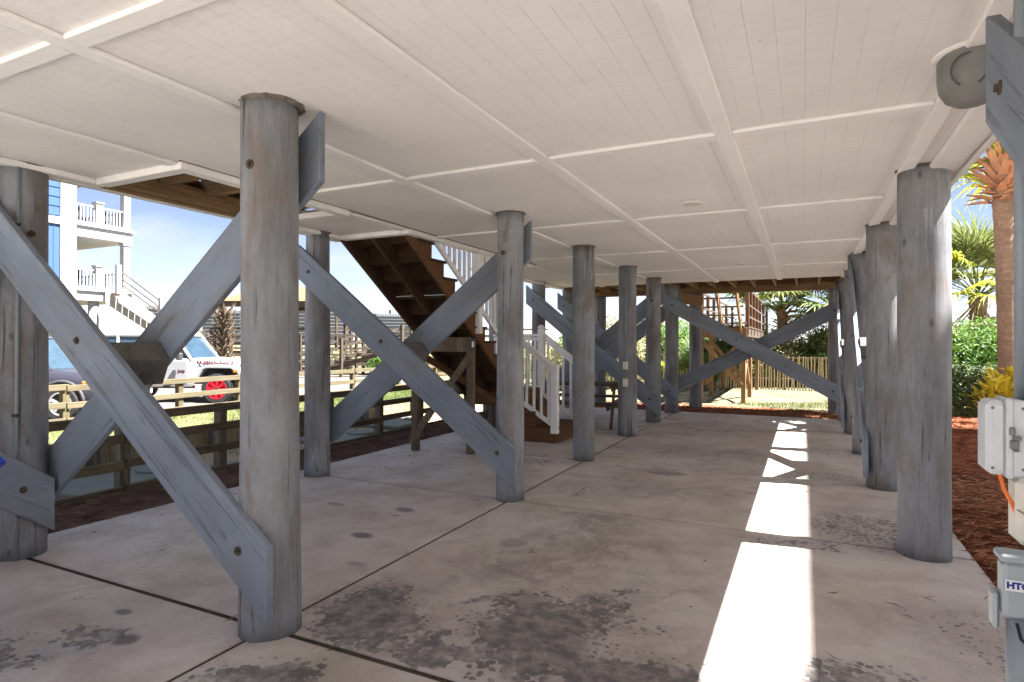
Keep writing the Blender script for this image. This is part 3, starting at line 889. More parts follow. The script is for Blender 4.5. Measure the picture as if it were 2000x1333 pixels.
def soffit_panel(x0, x1, y0, y1, z=ZC + 0.022):
    """grooved plywood sheet: shallow V grooves every 0.1 m along y"""
    n = max(1, int(round((x1 - x0) / 0.098)))
    xs = []
    for i in range(n + 1):
        x = x0 + (x1 - x0) * i / n
        if i in (0, n): xs.append((x, 0))
        else: xs += [(x - 0.0022, 0), (x, 0.0022), (x + 0.0022, 0)]
    vs, fs = [], []
    for x, dz in xs: vs += [(x, y0, z + dz), (x, y1, z + dz)]
    for i in range(len(xs) - 1): fs.append((2 * i, 2 * i + 1, 2 * i + 3, 2 * i + 2))
    k = len(vs)
    vs += [(x0, y0, z + 0.02), (x0, y1, z + 0.02), (x1, y1, z + 0.02), (x1, y0, z + 0.02)]
    fs += [(k, k + 1, k + 2, k + 3)]
    MB().add(vs, fs).build('soffit_panel', M['ceil'], ceil, kind='structure')


for i in range(5):
    for j in range(6):
        x0, x1, y0, y1 = BX[i], BX[i + 1], BY[j], BY[j + 1]
        if i == 0:
            # cut the outer strip round the two openings
            segs = [(y0, y1)]
            for (ox0, ox1, oy0, oy1) in OPEN:
                out = []
                for a, b in segs:
                    if oy1 <= a or oy0 >= b: out.append((a, b)); continue
                    if a < oy0: out.append((a, oy0))
                    if b > oy1: out.append((oy1, b))
                segs = out
            for a, b in segs:
                soffit_panel(x0, x1, a, b)
        else:
            soffit_panel(x0, x1, y0, y1)
soffit_panel(0.62, 0.93, BY[0], 12.02)


def batten(x0, x1, y0, y1, w=0.09, z=ZC, th=0.022, mat='batten'):
    if abs(x1 - x0) > abs(y1 - y0): b = (x0, x1, y0 - w / 2, y0 + w / 2)
    else: b = (x0 - w / 2, x0 + w / 2, y0, y1)
    MB().box(b[0], b[1], b[2], b[3], z, z + th).build('batten', M[mat], ceil, bevel=0.006, kind='structure')


for x in BX[2:5]:
    batten(x, x, BY[0], 12.02)
batten(-3.76, -3.76, BY[0], 2.57); batten(-3.76, -3.76, 4.20, 5.10); batten(-3.76, -3.76, 8.3, 12.02)
for i in range(4):
    for y in BY[1:-1]:
        batten(BX[i + 1] + 0.045, BX[i + 2] - 0.045, y, y)
for y in (BY[1], 9.88):
    batten(BX[0] + 0.1, BX[1] - 0.045, y, y)
# boxed trim round the openings and the outer edge, a little lower than the battens
for (ox0, ox1, oy0, oy1) in OPEN:
    MB().box(ox1 - 0.002, ox1 + 0.09, oy0 - 0.09, oy1 + 0.09, ZC - 0.03, ZC + 0.021).build('opening_trim', M['batten'], ceil, bevel=0.006, kind='structure')
    MB().box(ox0 + 0.102, ox1 - 0.004, oy0 - 0.09, oy0, ZC - 0.03, ZC + 0.021).build('opening_trim', M['batten'], ceil, bevel=0.006, kind='structure')
    MB().box(ox0 + 0.102, ox1 - 0.004, oy1, oy1 + 0.09, ZC - 0.03, ZC + 0.021).build('opening_trim', M['batten'], ceil, bevel=0.006, kind='structure')
for a, b in ((BY[0], 2.66), (4.10, 5.21), (8.2, 12.02)):
    MB().box(-4.74, -4.62, a, b, ZC - 0.02, ZC + 0.02).build('edge_trim', M['batten'], ceil, bevel=0.006, kind='structure')
MB().box(0.575, 0.665, BY[0], 12.0, ZC - 0.001, ZC + 0.021).build('batten', M['batten'], ceil, bevel=0.006, kind='structure')
MB().box(0.74, 0.925, BY[0], 12.0, ZC - 0.018, ZC + 0.0215).build('edge_beam', M['batten'], ceil, bevel=0.012, kind='structure')
MB().box(0.932, 0.965, BY[0], 12.1, ZC - 0.03, ZC + 0.30).build('fascia_board', M['batten'], ceil, bevel=0.004, kind='structure')

# house body
house = thing('stilt_house', 'white ceilinged beach house body carried on the grey piles', 'house', (0, 0, 2.62))
body = MB()
body.box(-3.66, 0.92, -0.8, 12.02, 2.66, 8.3)
body.box(-4.74, -3.661, -0.8, 2.55, 2.66, 8.3)
body.box(-4.74, -3.661, 8.35, 12.02, 2.66, 8.3)
body.build('wall', M['tan_wall'], house)
MB().prism([(-4.98, 8.305), (1.05, 8.305), (1.05, 8.4), (-1.9, 9.6), (-4.98, 8.4)], 'y', -1.1, 12.3).build('roof', M['roof_grey'], house)
# bands of siding on the outer faces
sid = MB()
for k in range(28):
    z = 2.95 + k * 0.19
    sid.add([(0.921, -0.8, z + 0.19), (0.921, 12.02, z + 0.19), (0.937, 12.02, z), (0.937, -0.8, z), (0.921, 12.02, z), (0.921, -0.8, z)], [(0, 1, 2, 3), (3, 2, 4, 5)])
sid.build('siding', M['tan_wall'], house)
MB().box(-3.69, -3.665, 2.56, 8.34, 2.62, 5.2).build('stairwell_lining', M['new_wood'], house)

MB().box(-4.70, -3.665, 8.215, 8.245, 2.62, 5.2).build('stairwell_lining', M['new_wood'], house)
# side deck framing above the two openings
deck = thing('side_deck', 'dark brown joisted deck over the openings at the fence edge of the ceiling', 'deck', (-4.2, 4, 2.6))
for y in (2.62, 3.05, 3.46, 3.87, 4.14):
    beam('joist', (-4.66, y, 2.79), (-3.70, y, 2.79), 0.235, 0.038, M['joist'], deck, side=(0, 1, 0))
beam('rim_beam', (-4.695, 2.58, 2.70), (-4.695, 5.22, 2.70), 0.24, 0.04, M['joist'], deck, side=(1, 0, 0))
beam('rim_beam', (-4.60, 2.64, 2.66), (-4.60, 4.12, 2.66), 0.14, 0.04, M['joist'], deck, side=(1, 0, 0))
MB().box(-4.79, -4.72, 2.3, 5.25, 2.575, 2.61).build('drip_edge', M['batten'], deck)
for k in range(7):
    x = -4.63 + k * 0.142
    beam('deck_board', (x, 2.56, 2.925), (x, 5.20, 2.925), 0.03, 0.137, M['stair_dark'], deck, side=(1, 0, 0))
beam('joist', (-4.67, 5.17, 2.74), (-3.70, 5.17, 2.74), 0.235, 0.038, M['stair_wood'], deck, side=(0, 1, 0))

# ceiling lights
lt = None
for (x, y, lab) in ((-0.856, 5.19, 'round flush ceiling light nearer the camera'), (-0.856, 9.43, 'round flush ceiling light over the far bays')):
    t = thing('ceiling_light', lab, 'ceiling light', (x, y, ZC), group='flush round ceiling lights')
    MB().lathe([(0.05, 0.02), (0.095, 0.02), (0.095, 0.004), (0.085, -0.003), (0.07, -0.004), (0.062, 0.006)], 28).build('trim_ring', M['lens'], t, smooth=True, local=True)
    MB().lathe([(0.001, 0.003), (0.062, 0.005), (0.062, 0.018), (0.001, 0.018)], 28).build('lens', M['box_white'], t, smooth=True, local=True)

# ================================================================ conduits and small boxes on piles
def conduit(label, pts, r=0.013, mat='conduit', straps=()):
    t = thing('conduit', label, 'conduit', pts[0])
    MB().path(pts, r, 10).build('pipe', M[mat], t, smooth=True)
    for p in straps:
        MB().box(p[0] - 0.028, p[0] + 0.028, p[1] - 0.004, p[1] + 0.022, p[2] - 0.01, p[2] + 0.01).build('strap', M['rust'], t)
    return t


conduit('thin painted conduit up the middle of the dark pile by the bin', [(-4.70, 2.012, 2.6), (-4.70, 2.008, 1.9), (-4.72, 2.008, 1.2), (-4.74, 2.008, 0.0)], 0.014, straps=[(-4.70, 2.0, 2.3), (-4.73, 2.0, 1.0)])
conduit('thin painted conduit near the right rim of the dark pile by the bin', [(-4.635, 2.105, 2.6), (-4.63, 2.10, 1.3), (-4.63, 2.10, 0.0)], 0.011, straps=[(-4.63, 2.085, 2.2), (-4.63, 2.085, 0.95)])
cx_, cy_ = -2.455, 9.015
oc = conduit('thin conduit running down the pile with two outlet boxes', [(cx_, cy_ - 0.005, 2.6), (cx_, cy_ - 0.005, 0.95)], 0.012)
for z, lab in ((1.09, 'small grey weatherproof outlet box, upper of two on the pile'), (0.83, 'small grey weatherproof outlet box, lower of two on the pile')):
    t = thing('outlet_box', lab, 'outlet box', (cx_ + 0.0, cy_ - 0.03, z))
    MB().box(-0.037, 0.037, -0.03, 0.02, -0.06, 0.06).build('housing', M['box_grey'], t, bevel=0.006, local=True)
    MB().box(-0.028, 0.028, -0.042, -0.031, -0.05, 0.05).build('cover', M['box_white'], t, bevel=0.004, local=True)
MB().tube((cx_, cy_ - 0.005, 0.77), (cx_, cy_ - 0.005, 1.03), 0.009).build('riser', M['conduit'], oc)

# round fixture on the ceiling at the top right
t = thing('round_ceiling_fixture', 'grey rounded weatherproof fixture hanging at the ceiling edge beside the brace end', 'fixture', (0.615, 3.02, 2.58))
vs = []
dome = [(0.001, 0.035), (0.105, 0.035), (0.118, 0.02), (0.118, -0.06), (0.112, -0.105), (0.09, -0.145), (0.055, -0.168), (0.001, -0.176)]
MB().lathe(dome, 32).build('housing', M['speaker'], t, smooth=True, local=True)
ringv = MB()
rp = []
for i in range(25):
    a = R(-60 + 300 * i / 24)
    rp.append((-0.03 + 0.066 * math.cos(a) * 0.9, -0.112 - 0.0 * math.sin(a), -0.065 + 0.066 * math.sin(a)))
ringv.path(rp, 0.0045, 6)
ringv.build('cover_groove', M['dark'], t, smooth=True, local=True)
MB().lathe([(0.001, 0.05), (0.13, 0.05), (0.135, 0.036), (0.001, 0.034)], 28).build('mounting_flange', M['ceil'], t, smooth=True, local=True)
MB().box(0.02, 0.16, -0.03, 0.03, 0.0, 0.03).build('bracket', M['speaker'], t, bevel=0.008, local=True)

# ================================================================ electrical boxes on the near right pile
# grey telephone enclosure, its wide side toward the camera
t = thing('cable_enclosure', 'light grey hinged plastic cable enclosure on the near pile', 'electrical box', (0.502, 2.11, 1.07))
mb = MB().box(-0.050, 0.0, -0.05, 0.055, 0.0, 0.205)
mb.build('lid', M['box_grey'], t, bevel=0.014, local=True)
MB().box(0.003, 0.038, -0.05, 0.055, -0.002, 0.207).build('base', M['box_grey'], t, bevel=0.006, local=True)
MB().box(-0.007, 0.008, -0.056, 0.06, -0.006, 0.211).build('flange', M['box_grey'], t, bevel=0.003, local=True)
MB().box(-0.001, 0.018, -0.064, -0.052, 0.075, 0.10).box(0.006, 0.024, -0.068, -0.052, 0.10, 0.112).box(-0.002, 0.01, -0.066, -0.052, 0.112, 0.135).box(0.008, 0.02, -0.062, -0.052, 0.068, 0.076).build('latch', M['speaker'], t, bevel=0.003, local=True)
for z in (0.035, 0.085, 0.135, 0.175):
    MB().box(0.039, 0.052, -0.046, 0.03, z - 0.014, z + 0.014).build('gasket_clip', M['speaker'], t, bevel=0.004, local=True)
for sx_, sz_ in ((-0.036, 0.02), (-0.036, 0.185), (0.030, 0.02), (0.030, 0.185)):
    MB().lathe([(0.001, -0.0515), (0.004, -0.0515), (0.0045, -0.049), (0.001, -0.049)], 8, (sx_, 0, sz_), axis='y').build('screw', M['speaker'], t, local=True)
MB().box(0.041, 0.20, -0.012, 0.06, 0.0, 0.2).build('back_plate', M['dark'], t, local=True)
MB().path([(0.490, 2.10, 1.07), (0.497, 2.09, 1.03), (0.515, 2.09, 0.99), (0.53, 2.11, 0.95)], 0.005, 6).build('orange_cable', M['orange'])['label'] = 'short orange cable curling out below the hinged enclosure'
bpy.data.objects['orange_cable']['category'] = 'cable'
t = thing('cream_cover_box', 'cream plastic cover plate box below the hinged enclosure', 'electrical box', (0.62, 2.10, 0.88))
MB().box(-0.10, 0.12, -0.03, 0.06, 0.0, 0.185).build('cover', M['box_white'], t, bevel=0.016, local=True)
MB().lathe([(0.001, -0.002), (0.006, -0.002), (0.006, 0.002), (0.001, 0.002)], 8, (-0.055, -0.031, 0.09), axis='y').build('screw', M['rust'], t, local=True)
MB().path([(-0.10, -0.034, 0.10), (-0.07, -0.036, 0.082), (-0.03, -0.036, 0.078), (0.05, -0.034, 0.085)], 0.0022, 5).build('seal_wire', M['new_wood'], t, local=True)
t = thing('phone_junction_box', 'blue grey utility junction box with a white letter sticker', 'electrical box', (0.611, 2.035, 0.70))
MB().box(-0.135, 0.11, -0.03, 0.035, 0.0, 0.15).build('body', M['box_blue'], t, bevel=0.01, local=True)
MB().box(-0.142, 0.115, -0.035, 0.04, 0.15, 0.172).build('lid', M['box_blue'], t, bevel=0.006, local=True)
stx = MB().box(-0.131, -0.080, -0.0335, -0.0305, 0.078, 0.106).build('sticker', M['sticker'], t, local=True)
text_mesh('lettering', 'HTC', 0.0235, M['ink_blue'], stx, Matrix.Translation((-0.1055, -0.0345, 0.092)) @ Matrix.Rotation(R(90), 4, 'X'), 0.0004, 0.0012)
MB().box(-0.152, -0.137, -0.01, 0.045, -0.04, 0.06).build('side_cover', M['box_blue'], t, bevel=0.01, local=True)
conduit('large grey service conduit rising past the boxes on the near pile', [(0.562, 2.19, 2.62), (0.562, 2.19, 1.05)], 0.018)
conduit('slim grey conduit just right of the large service conduit', [(0.62, 2.19, 2.62), (0.62, 2.17, 1.0)], 0.016)
conduit('wide grey conduit dropping from the lettered junction box to the floor', [(0.522, 2.03, 0.70), (0.522, 2.03, 0.56), (0.525, 2.03, 0.0)], 0.036)
conduit('second grey conduit beside the one below the lettered junction box', [(0.60, 2.03, 0.70), (0.60, 2.03, 0.0)], 0.030)
conduit('thin black wire looping below the lettered junction box', [(0.50, 1.99, 0.70), (0.505, 1.975, 0.665), (0.53, 1.97, 0.64), (0.545, 1.975, 0.60), (0.53, 1.985, 0.56)], 0.004, 'black')

# ================================================================ blue bin at the left edge
t = thing('wheeled_bin', 'blue plastic wheeled bin standing at the left edge beside the conduit pile', 'bin', (-3.452, 1.035, 0), R(20))
MB().add([(-0.24, -0.26, 0.08), (0.24, -0.26, 0.08), (0.24, 0.26, 0.08), (-0.24, 0.26, 0.08), (-0.29, -0.31, 0.86), (0.29, -0.31, 0.86), (0.29, 0.31, 0.86), (-0.29, 0.31, 0.86)],
         [(0, 1, 2, 3), (4, 5, 6, 7), (0, 1, 5, 4), (1, 2, 6, 5), (2, 3, 7, 6), (3, 0, 4, 7)]).build('body', M['blue_plastic'], t, bevel=0.02, local=True)
MB().box(-0.32, 0.32, -0.33, 0.33, 0.86, 0.91).build('lid', M['blue_plastic'], t, bevel=0.02, local=True)
for y in (-0.2, 0.2):
    MB().lathe([(0.001, -0.03), (0.11, -0.03), (0.12, 0.0), (0.11, 0.03), (0.001, 0.03)], 18, (-0.2, y, 0.12), axis='y').build('wheel', M['tyre'], t, local=True)
MB().path([(0.30, -0.18, 0.84), (0.36, -0.18, 0.87), (0.36, 0.18, 0.87), (0.30, 0.18, 0.84)], 0.014, 8).build('handle', M['blue_plastic'], t, smooth=True, local=True)

# ================================================================ brown staircase
st = thing('staircase', 'dark brown timber staircase dropping through the ceiling with white railings', 'staircase', (-4.2, 8.0, 0))
SL = 0.713
LAND = 0.72
XI, XO, XM = -3.80, -4.67, -4.25


def bot(y): return 2.59 - SL * (y - 5.17)


NST = 13
RUN, RISE = 0.2525, 0.185
Y_L = 7.95


def stringer(x, th=0.04, mat='stair_wood'):
    pts = []
    # stepped top from the landing up
    pts.append((Y_L, bot(Y_L) - 0.0))
    for k in range(1, NST + 1):
        y1 = Y_L - RUN * (k - 1); y0 = Y_L - RUN * k; z = LAND + RISE * k - 0.03
        pts += [(y1, z), (y0, z)]
    y_end = Y_L - RUN * NST
    pts.append((y_end, bot(y_end)))
    MB().prism(pts, 'x', x - th / 2, x + th / 2).build('stringer', M[mat], st, bevel=0.003)


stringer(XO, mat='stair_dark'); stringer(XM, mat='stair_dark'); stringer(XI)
for k in range(1, NST + 1):
    z = LAND + RISE * k; y1 = Y_L - RUN * (k - 1)
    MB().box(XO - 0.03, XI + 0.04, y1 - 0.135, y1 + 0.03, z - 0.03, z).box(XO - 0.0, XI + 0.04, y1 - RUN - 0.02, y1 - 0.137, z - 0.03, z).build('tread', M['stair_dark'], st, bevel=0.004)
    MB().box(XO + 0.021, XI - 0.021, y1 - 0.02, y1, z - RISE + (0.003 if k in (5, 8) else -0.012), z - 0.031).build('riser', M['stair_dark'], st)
# landing
for k in range(6):
    y = Y_L + 0.005 + k * 0.15
    MB().box(XO - 0.03, XI + 0.03, y, y + 0.143, LAND - 0.03, LAND).build('landing_board', M['stair_wood'], st, bevel=0.003)
for y in (Y_L + 0.02, 8.84):
    beam('landing_frame', (XO, y, LAND - 0.13), (XI, y, LAND - 0.13), 0.19, 0.04, M['stair_wood'], st, side=(0, 1, 0))
for x in (XO, XI):
    beam('landing_frame', (x, Y_L, LAND - 0.13), (x, 8.85, LAND - 0.13), 0.19, 0.04, M['stair_wood'], st, side=(1, 0, 0))
for x, y in ((XO, 8.0), (XO, 8.8), (XI, 8.8), (XI - 0.02, 8.02)):
    post('landing_post', x, y, 0, LAND - 0.04, 0.085, 0.085, M['stair_post'], st)
# three steps turning toward the carport
for k, (x0, x1, z) in enumerate(((-3.77, -3.49, 0.48), (-3.49, -3.17, 0.24))):
    MB().box(x0 - 0.02, x1 + 0.03, 7.98, 8.82, z - 0.035, z).build('step', M['stair_wood'], st, bevel=0.004)
    MB().box(x1 - 0.02, x1, 7.99, 8.81, z - 0.238, z - 0.036).build('riser', M['stair_wood'], st)
for y in (7.955, 8.84):
    MB().prism([(-3.80, 0.0), (-3.17, 0.0), (-3.17, 0.203), (-3.49, 0.203), (-3.49, 0.443), (-3.77, 0.443), (-3.80, 0.68)], 'y', y - 0.02, y + 0.02).build('stringer', M['stair_wood'], st, bevel=0.003)
# supports under the flight
for x, y, z1 in ((-3.86, 6.70, 1.48), (-4.66, 6.62, 1.45)):
    post('support_post', x, y, 0, z1, 0.088, 0.088, M['stair_post'], st)
beam('support_beam', (-4.70, 6.60, 1.41), (-3.83, 6.655, 1.41), 0.19, 0.04, M['stair_post'], st, side=(0, 1, 0))
beam('knee_brace', (-4.70, 6.56, 0.12), (-3.86, 6.64, 1.24), 0.088, 0.038, M['stair_post'], st, side=(0, 1, 0))
beam('knee_brace', (-4.62, 6.75, 1.25), (-3.95, 8.0, 0.45), 0.088, 0.038, M['stair_wood'], st, side=(1, 0, 0))

# white guards
WP = M['white_paint']


def rail(p0, p1, w=0.04, t_=0.085, name='top_rail'):
    return beam(name, p0, p1, w, t_, WP, st, side=None, bevel=0.005)


def guard(p0, p1, top0, top1, bot0, bot1, n, upper_clip=None):
    """balustrade between two plan points; top/bottom rail heights at each end"""
    p0, p1 = V((*p0, 0)), V((*p1, 0))
    d = (p1 - p0)
    side = V((-d.y, d.x, 0)).normalized()
    beam('bottom_rail', p0 + V((0, 0, bot0)), p1 + V((0, 0, bot1)), 0.06, 0.036, WP, st, side=side)
    beam('top_rail', p0 + V((0, 0, top0)), p1 + V((0, 0, top1)), 0.036, 0.085, WP, st, side=side)
    beam('upper_rail', p0 + V((0, 0, top0 - 0.06)), p1 + V((0, 0, top1 - 0.06)), 0.06, 0.036, WP, st, side=side)
    for k in range(n):
        f = (k + 0.5) / n
        p = p0 + d * f
        post('baluster', p.x, p.y, bot0 + (bot1 - bot0) * f - 0.02, top0 + (top1 - top0) * f - 0.05, 0.034, 0.034, WP, st, 0.002)


def newel(x, y, z0, z1, s=0.095, cap=True):
    post('newel_post', x, y, z0, z1, s, s, WP, st, 0.006)
    if cap:
        MB().lathe([(0.03, 0), (0.055, 0.01), (0.055, 0.03), (0.045, 0.05), (0.025, 0.062), (0.001, 0.066)], 12, (x, y, z1)).build('newel_cap', WP, st, smooth=True)


XG = -3.765
slg = 0.665
guard((XG, 5.62), (XG, 7.93), 2.65 + 0.86, 2.65 + 0.86 - slg * 2.31, 2.65, 2.65 - slg * 2.31, 20)
newel(XG, 7.96, 0.60, 1.62)
newel(XG, 6.72, 1.55, 2.9, 0.09, False)
guard((-3.70, 7.955), (-3.235, 7.955), 1.46, 1.11, 0.555, 0.26, 4)
newel(-3.20, 7.955, 0.14, 1.13, 0.10, False)
newel(-3.80, 8.86, 0.60, 1.66)
guard((-3.75, 8.86), (-3.23, 8.86), 1.57, 1.17, 0.60, 0.27, 4)
newel(-3.20, 8.86, 0.14, 1.16, 0.10, False)
guard((-4.66, 8.86), (-3.85, 8.86), 1.56, 1.56, 0.72, 0.72, 7)
t = thing('lockbox', 'small black and white key lockbox on the stair support post', 'lockbox', (-3.80, 6.66, 1.42))
MB().box(-0.02, 0.03, -0.03, 0.02, -0.07, 0.07).build('case', M['dark'], t, bevel=0.005, local=True)
MB().box(-0.005, 0.026, -0.036, -0.031, -0.045, 0.03).build('face_plate', M['sticker'], t, bevel=0.002, local=True)

# ================================================================ rear deck
rd = thing('rear_deck', 'brown joisted rear deck running across the far end of the ceiling', 'deck', (-1.8, 13, 2.6))
x = -5.0
while x < 1.0:
    beam('joist', (x, 12.05, 2.76), (x, 14.05, 2.76), 0.19, 0.038, M['new_wood'] if random.random() < .4 else M['joist'], rd, side=(1, 0, 0), bevel=0)
    x += 0.405
beam('rim_beam', (-5.15, 14.07, 2.70), (1.0, 14.07, 2.70), 0.28, 0.04, M['joist'], rd, side=(0, 1, 0))
beam('rim_beam', (-5.15, 14.115, 2.695), (1.0, 14.115, 2.695), 0.28, 0.04, M['joist'], rd, side=(0, 1, 0))
beam('ledger', (-5.1, 12.035, 2.76), (0.9, 12.035, 2.76), 0.2, 0.03, M['joist'], rd, side=(0, 1, 0))
beam('tie_plank', (-2.45, 13.2, 2.42), (-2.05, 13.75, 2.36), 0.23, 0.04, M['new_wood'], rd, side=(1, 0, 0))
for k in range(14):
    y = 12.10 + k * 0.145
    beam('deck_board', (-5.15, y, 2.88), (1.0, y, 2.88), 0.03, 0.1438, M['joist'], rd, side=(0, 1, 0), bevel=0)

MB().box(-5.1, 0.95, 12.022, 12.032, 2.63, 2.98).build('sun_gap_strip', M['joist'], rd)  # added strip, blocks sun leaking between house end and first deck board
MB().box(-5.1, 0.95, 12.02, 12.05, 2.9, 2.93).build('sun_gap_strip', M['joist'], rd)  # second added strip over the same sun gap
# ---- back stairs, landing and boardwalk
bs = thing('garden_stairs', 'leaning sunlit yellow brown stairs from the rear deck to a raised landing', 'staircase', (-1.9, 15.5, 0))
for x in (-2.25, -1.82, -1.38):
    beam('stringer', (x - 0.02, 14.2, 2.92), (x - 0.06, 16.25, 1.78), 0.24, 0.045, M['new_wood'], bs, side=(1, 0, 0))
for k in range(6):
    f = (k + 0.5) / 6
    MB().box(-2.45, -1.32, 14.2 + 2.05 * f, 14.2 + 2.05 * f + 0.2, 2.98 - 1.14 * f, 3.01 - 1.14 * f).build('tread', M['joist'], bs)
ld = thing('garden_landing', 'raised timber landing and walkway on crossed legs behind the house', 'walkway', (-1.9, 17, 0))
PZ = 1.86
beam('rim_board', (-2.55, 16.2, PZ - 0.14), (-1.30, 16.2, PZ - 0.14), 0.24, 0.045, M['new_wood'], ld, side=(0, 1, 0))
beam('rim_board', (-1.30, 16.2, PZ - 0.14), (-1.30, 25.2, PZ - 0.14), 0.24, 0.045, M['grey_wood'], ld, side=(1, 0, 0))
beam('rim_board', (-2.55, 16.2, PZ - 0.14), (-2.55, 25.2, PZ - 0.14), 0.24, 0.045, M['grey_wood'], ld, side=(1, 0, 0))
for k in range(60):
    y = 16.25 + k * 0.15
    MB().box(-2.6, -1.26, y, y + 0.14, PZ - 0.02, PZ + 0.015).build('walk_board', M['grey_wood'], ld)
for k, y in enumerate((16.3, 17.3, 18.4, 19.7, 21.1, 23.0, 25.0)):
    for x in (-1.30, -2.55):
        post('rail_post', x, y, PZ - 0.2, PZ + 1.0, 0.09, 0.09, M['red_wood'], ld)
for z in (PZ + 0.95, PZ + 0.55, PZ + 0.25):
    for x in (-1.30, -2.55):
        beam('hand_rail', (x + 0.03, 16.25, z), (x + 0.03, 25.1, z), 0.05, 0.03, M['grey_wood'], ld, side=(1, 0, 0))
for x, y in ((-1.40, 16.4), (-2.45, 16.4), (-1.40, 18.3), (-2.45, 18.3), (-1.4, 21.2), (-2.45, 21.2), (-1.4, 24), (-2.45, 24)):
    post('leg', x, y, -0.2, PZ - 0.1, 0.11, 0.11, M['new_wood_z'], ld)
for (a, b) in (((-2.45, 16.35, 1.55), (-1.45, 16.35, 0.35)), ((-1.45, 16.45, 1.5), (-2.4, 16.45, 0.35)), ((-2.45, 18.25, 1.5), (-1.45, 18.25, 0.3)), ((-1.4, 16.5, 0.3), (-1.4, 18.2, 1.5)), ((-1.4, 18.3, 0.3), (-1.4, 16.5, 1.5))):
    beam('leg_brace', a, b, 0.12, 0.04, M['new_wood'], ld, side=(0, 1, 0) if abs(a[1] - b[1]) < .5 else (1, 0, 0))
post('leg', -2.30, 14.6, -0.1, 2.5, 0.10, 0.10, M['new_wood_z'], ld)

# picnic table between the piles
pt = thing('picnic_table', 'weathered timber picnic table half hidden behind the middle pile row', 'picnic table', (-3.55, 10.15, 0), R(8))
for k in range(5):
    MB().box(-0.8, 0.8, -0.36 + k * 0.145, -0.36 + k * 0.145 + 0.137, 0.70, 0.738).build('top_board', M['grey_wood'], pt, local=True, bevel=0.003)
for y in (-0.72, 0.60):
    MB().box(-0.8, 0.8, y, y + 0.14, 0.42, 0.455).build('bench_board', M['grey_wood'], pt, local=True, bevel=0.003)
    MB().box(-0.8, 0.8, y - 0.02 + (0.0 if y < 0 else 0.0) - (0.13 if y < 0 else -0.15), y + 0.11 - (0.13 if y < 0 else -0.15), 0.42, 0.455).build('bench_board', M['grey_wood'], pt, local=True, bevel=0.003)
for x in (-0.6, 0.6):
    for s_ in (-1, 1):
        q = beam('leg', (0, 0, 0), (0.0, -s_ * 0.42, 0.70), 0.09, 0.04, M['stair_post'], None, side=(1, 0, 0))
        q.parent = pt; q.location = (x, s_ * 0.66, 0)
    MB().box(x - 0.045, x - 0.01, -0.85, 0.85, 0.33, 0.42).build('cross_rail', M['stair_post'], pt, local=True)
    MB().box(x - 0.045, x - 0.01, -0.36, 0.36, 0.61, 0.70).build('cross_rail', M['stair_post'], pt, local=True)

# ================================================================ near rail fence
nf = thing('rail_fence', 'dark four rail timber fence in shade along the mulch strip', 'fence', (-5.9, 5, 0))
FX = -5.92
ys = [1.3, 2.4, 3.58, 4.67, 6.4, 7.5, 8.6, 9.8, 11.0, 12.2]
for y in ys:
    post('post', FX - 0.05, y, -0.25, 0.74, 0.10, 0.10, M['fence_post'], nf)
for i, z in enumerate((0.70, 0.49, 0.25, -0.005)):
    for a, b in ((0.8, 3.55), (3.57, 7.48), (7.52, 12.6)):
        mt = M['fence']
        if i == 2 and a < 1: mt = M['old_wood']
        jj = random.uniform(-0.012, 0.012)
        beam('rail', (FX + 0.02, a, z + jj), (FX + 0.02, b, z - jj), 0.085, 0.036, mt, nf, side=(1, 0, 0))
# ---- sunlit far fence
ff = thing('rail_fence', 'sun bleached three rail fence in front of the parked cars', 'fence', (-12, 9, -0.15))
ys2 = [3.8, 6.22, 8.45, 9.95, 11.4, 12.75, 13.95, 16.2, 18.4, 20.6]
for y in ys2:
    post('post', -12.1, y, -0.3, 0.66, 0.13, 0.11, M['old_wood_z'], ff)
for z in (0.60, 0.29, 0.0):
    for a, b in ((2.6, 6.2), (6.22, 9.93), (9.97, 13.93), (13.97, 18.38), (18.42, 22.8)):
        jj = random.uniform(-0.015, 0.015)
        beam('rail', (-12.02, a, z + jj), (-12.02, b, z - jj), 0.11, 0.04, M['old_wood'], ff, side=(1, 0, 0))
# ---- bulkhead of upright planks at the sunken yard
bk = thing('bulkhead', 'low retaining wall of upright planks at the back of the sunken yard', 'retaining wall', (-9.45, 8, -0.45))
y = 2.0
while y < 24:
    h_ = random.uniform(-0.03, 0.02)
    post('plank', -9.45, y, -0.6, -0.10 + h_, 0.05, 0.135, M['bulkhead'], bk, 0.003)
    y += 0.142
beam('cap_board', (-9.47, 2, -0.06), (-9.47, 24, -0.06), 0.04, 0.16, M['old_wood'], bk, side=(1, 0, 0))
for y in (3.2, 5.2, 7.2, 9.2, 11.2, 13.2, 15.2):
    post('pile_post', -9.36, y, -0.6, 0.0, 0.14, 0.14, M['fence_post'], bk)

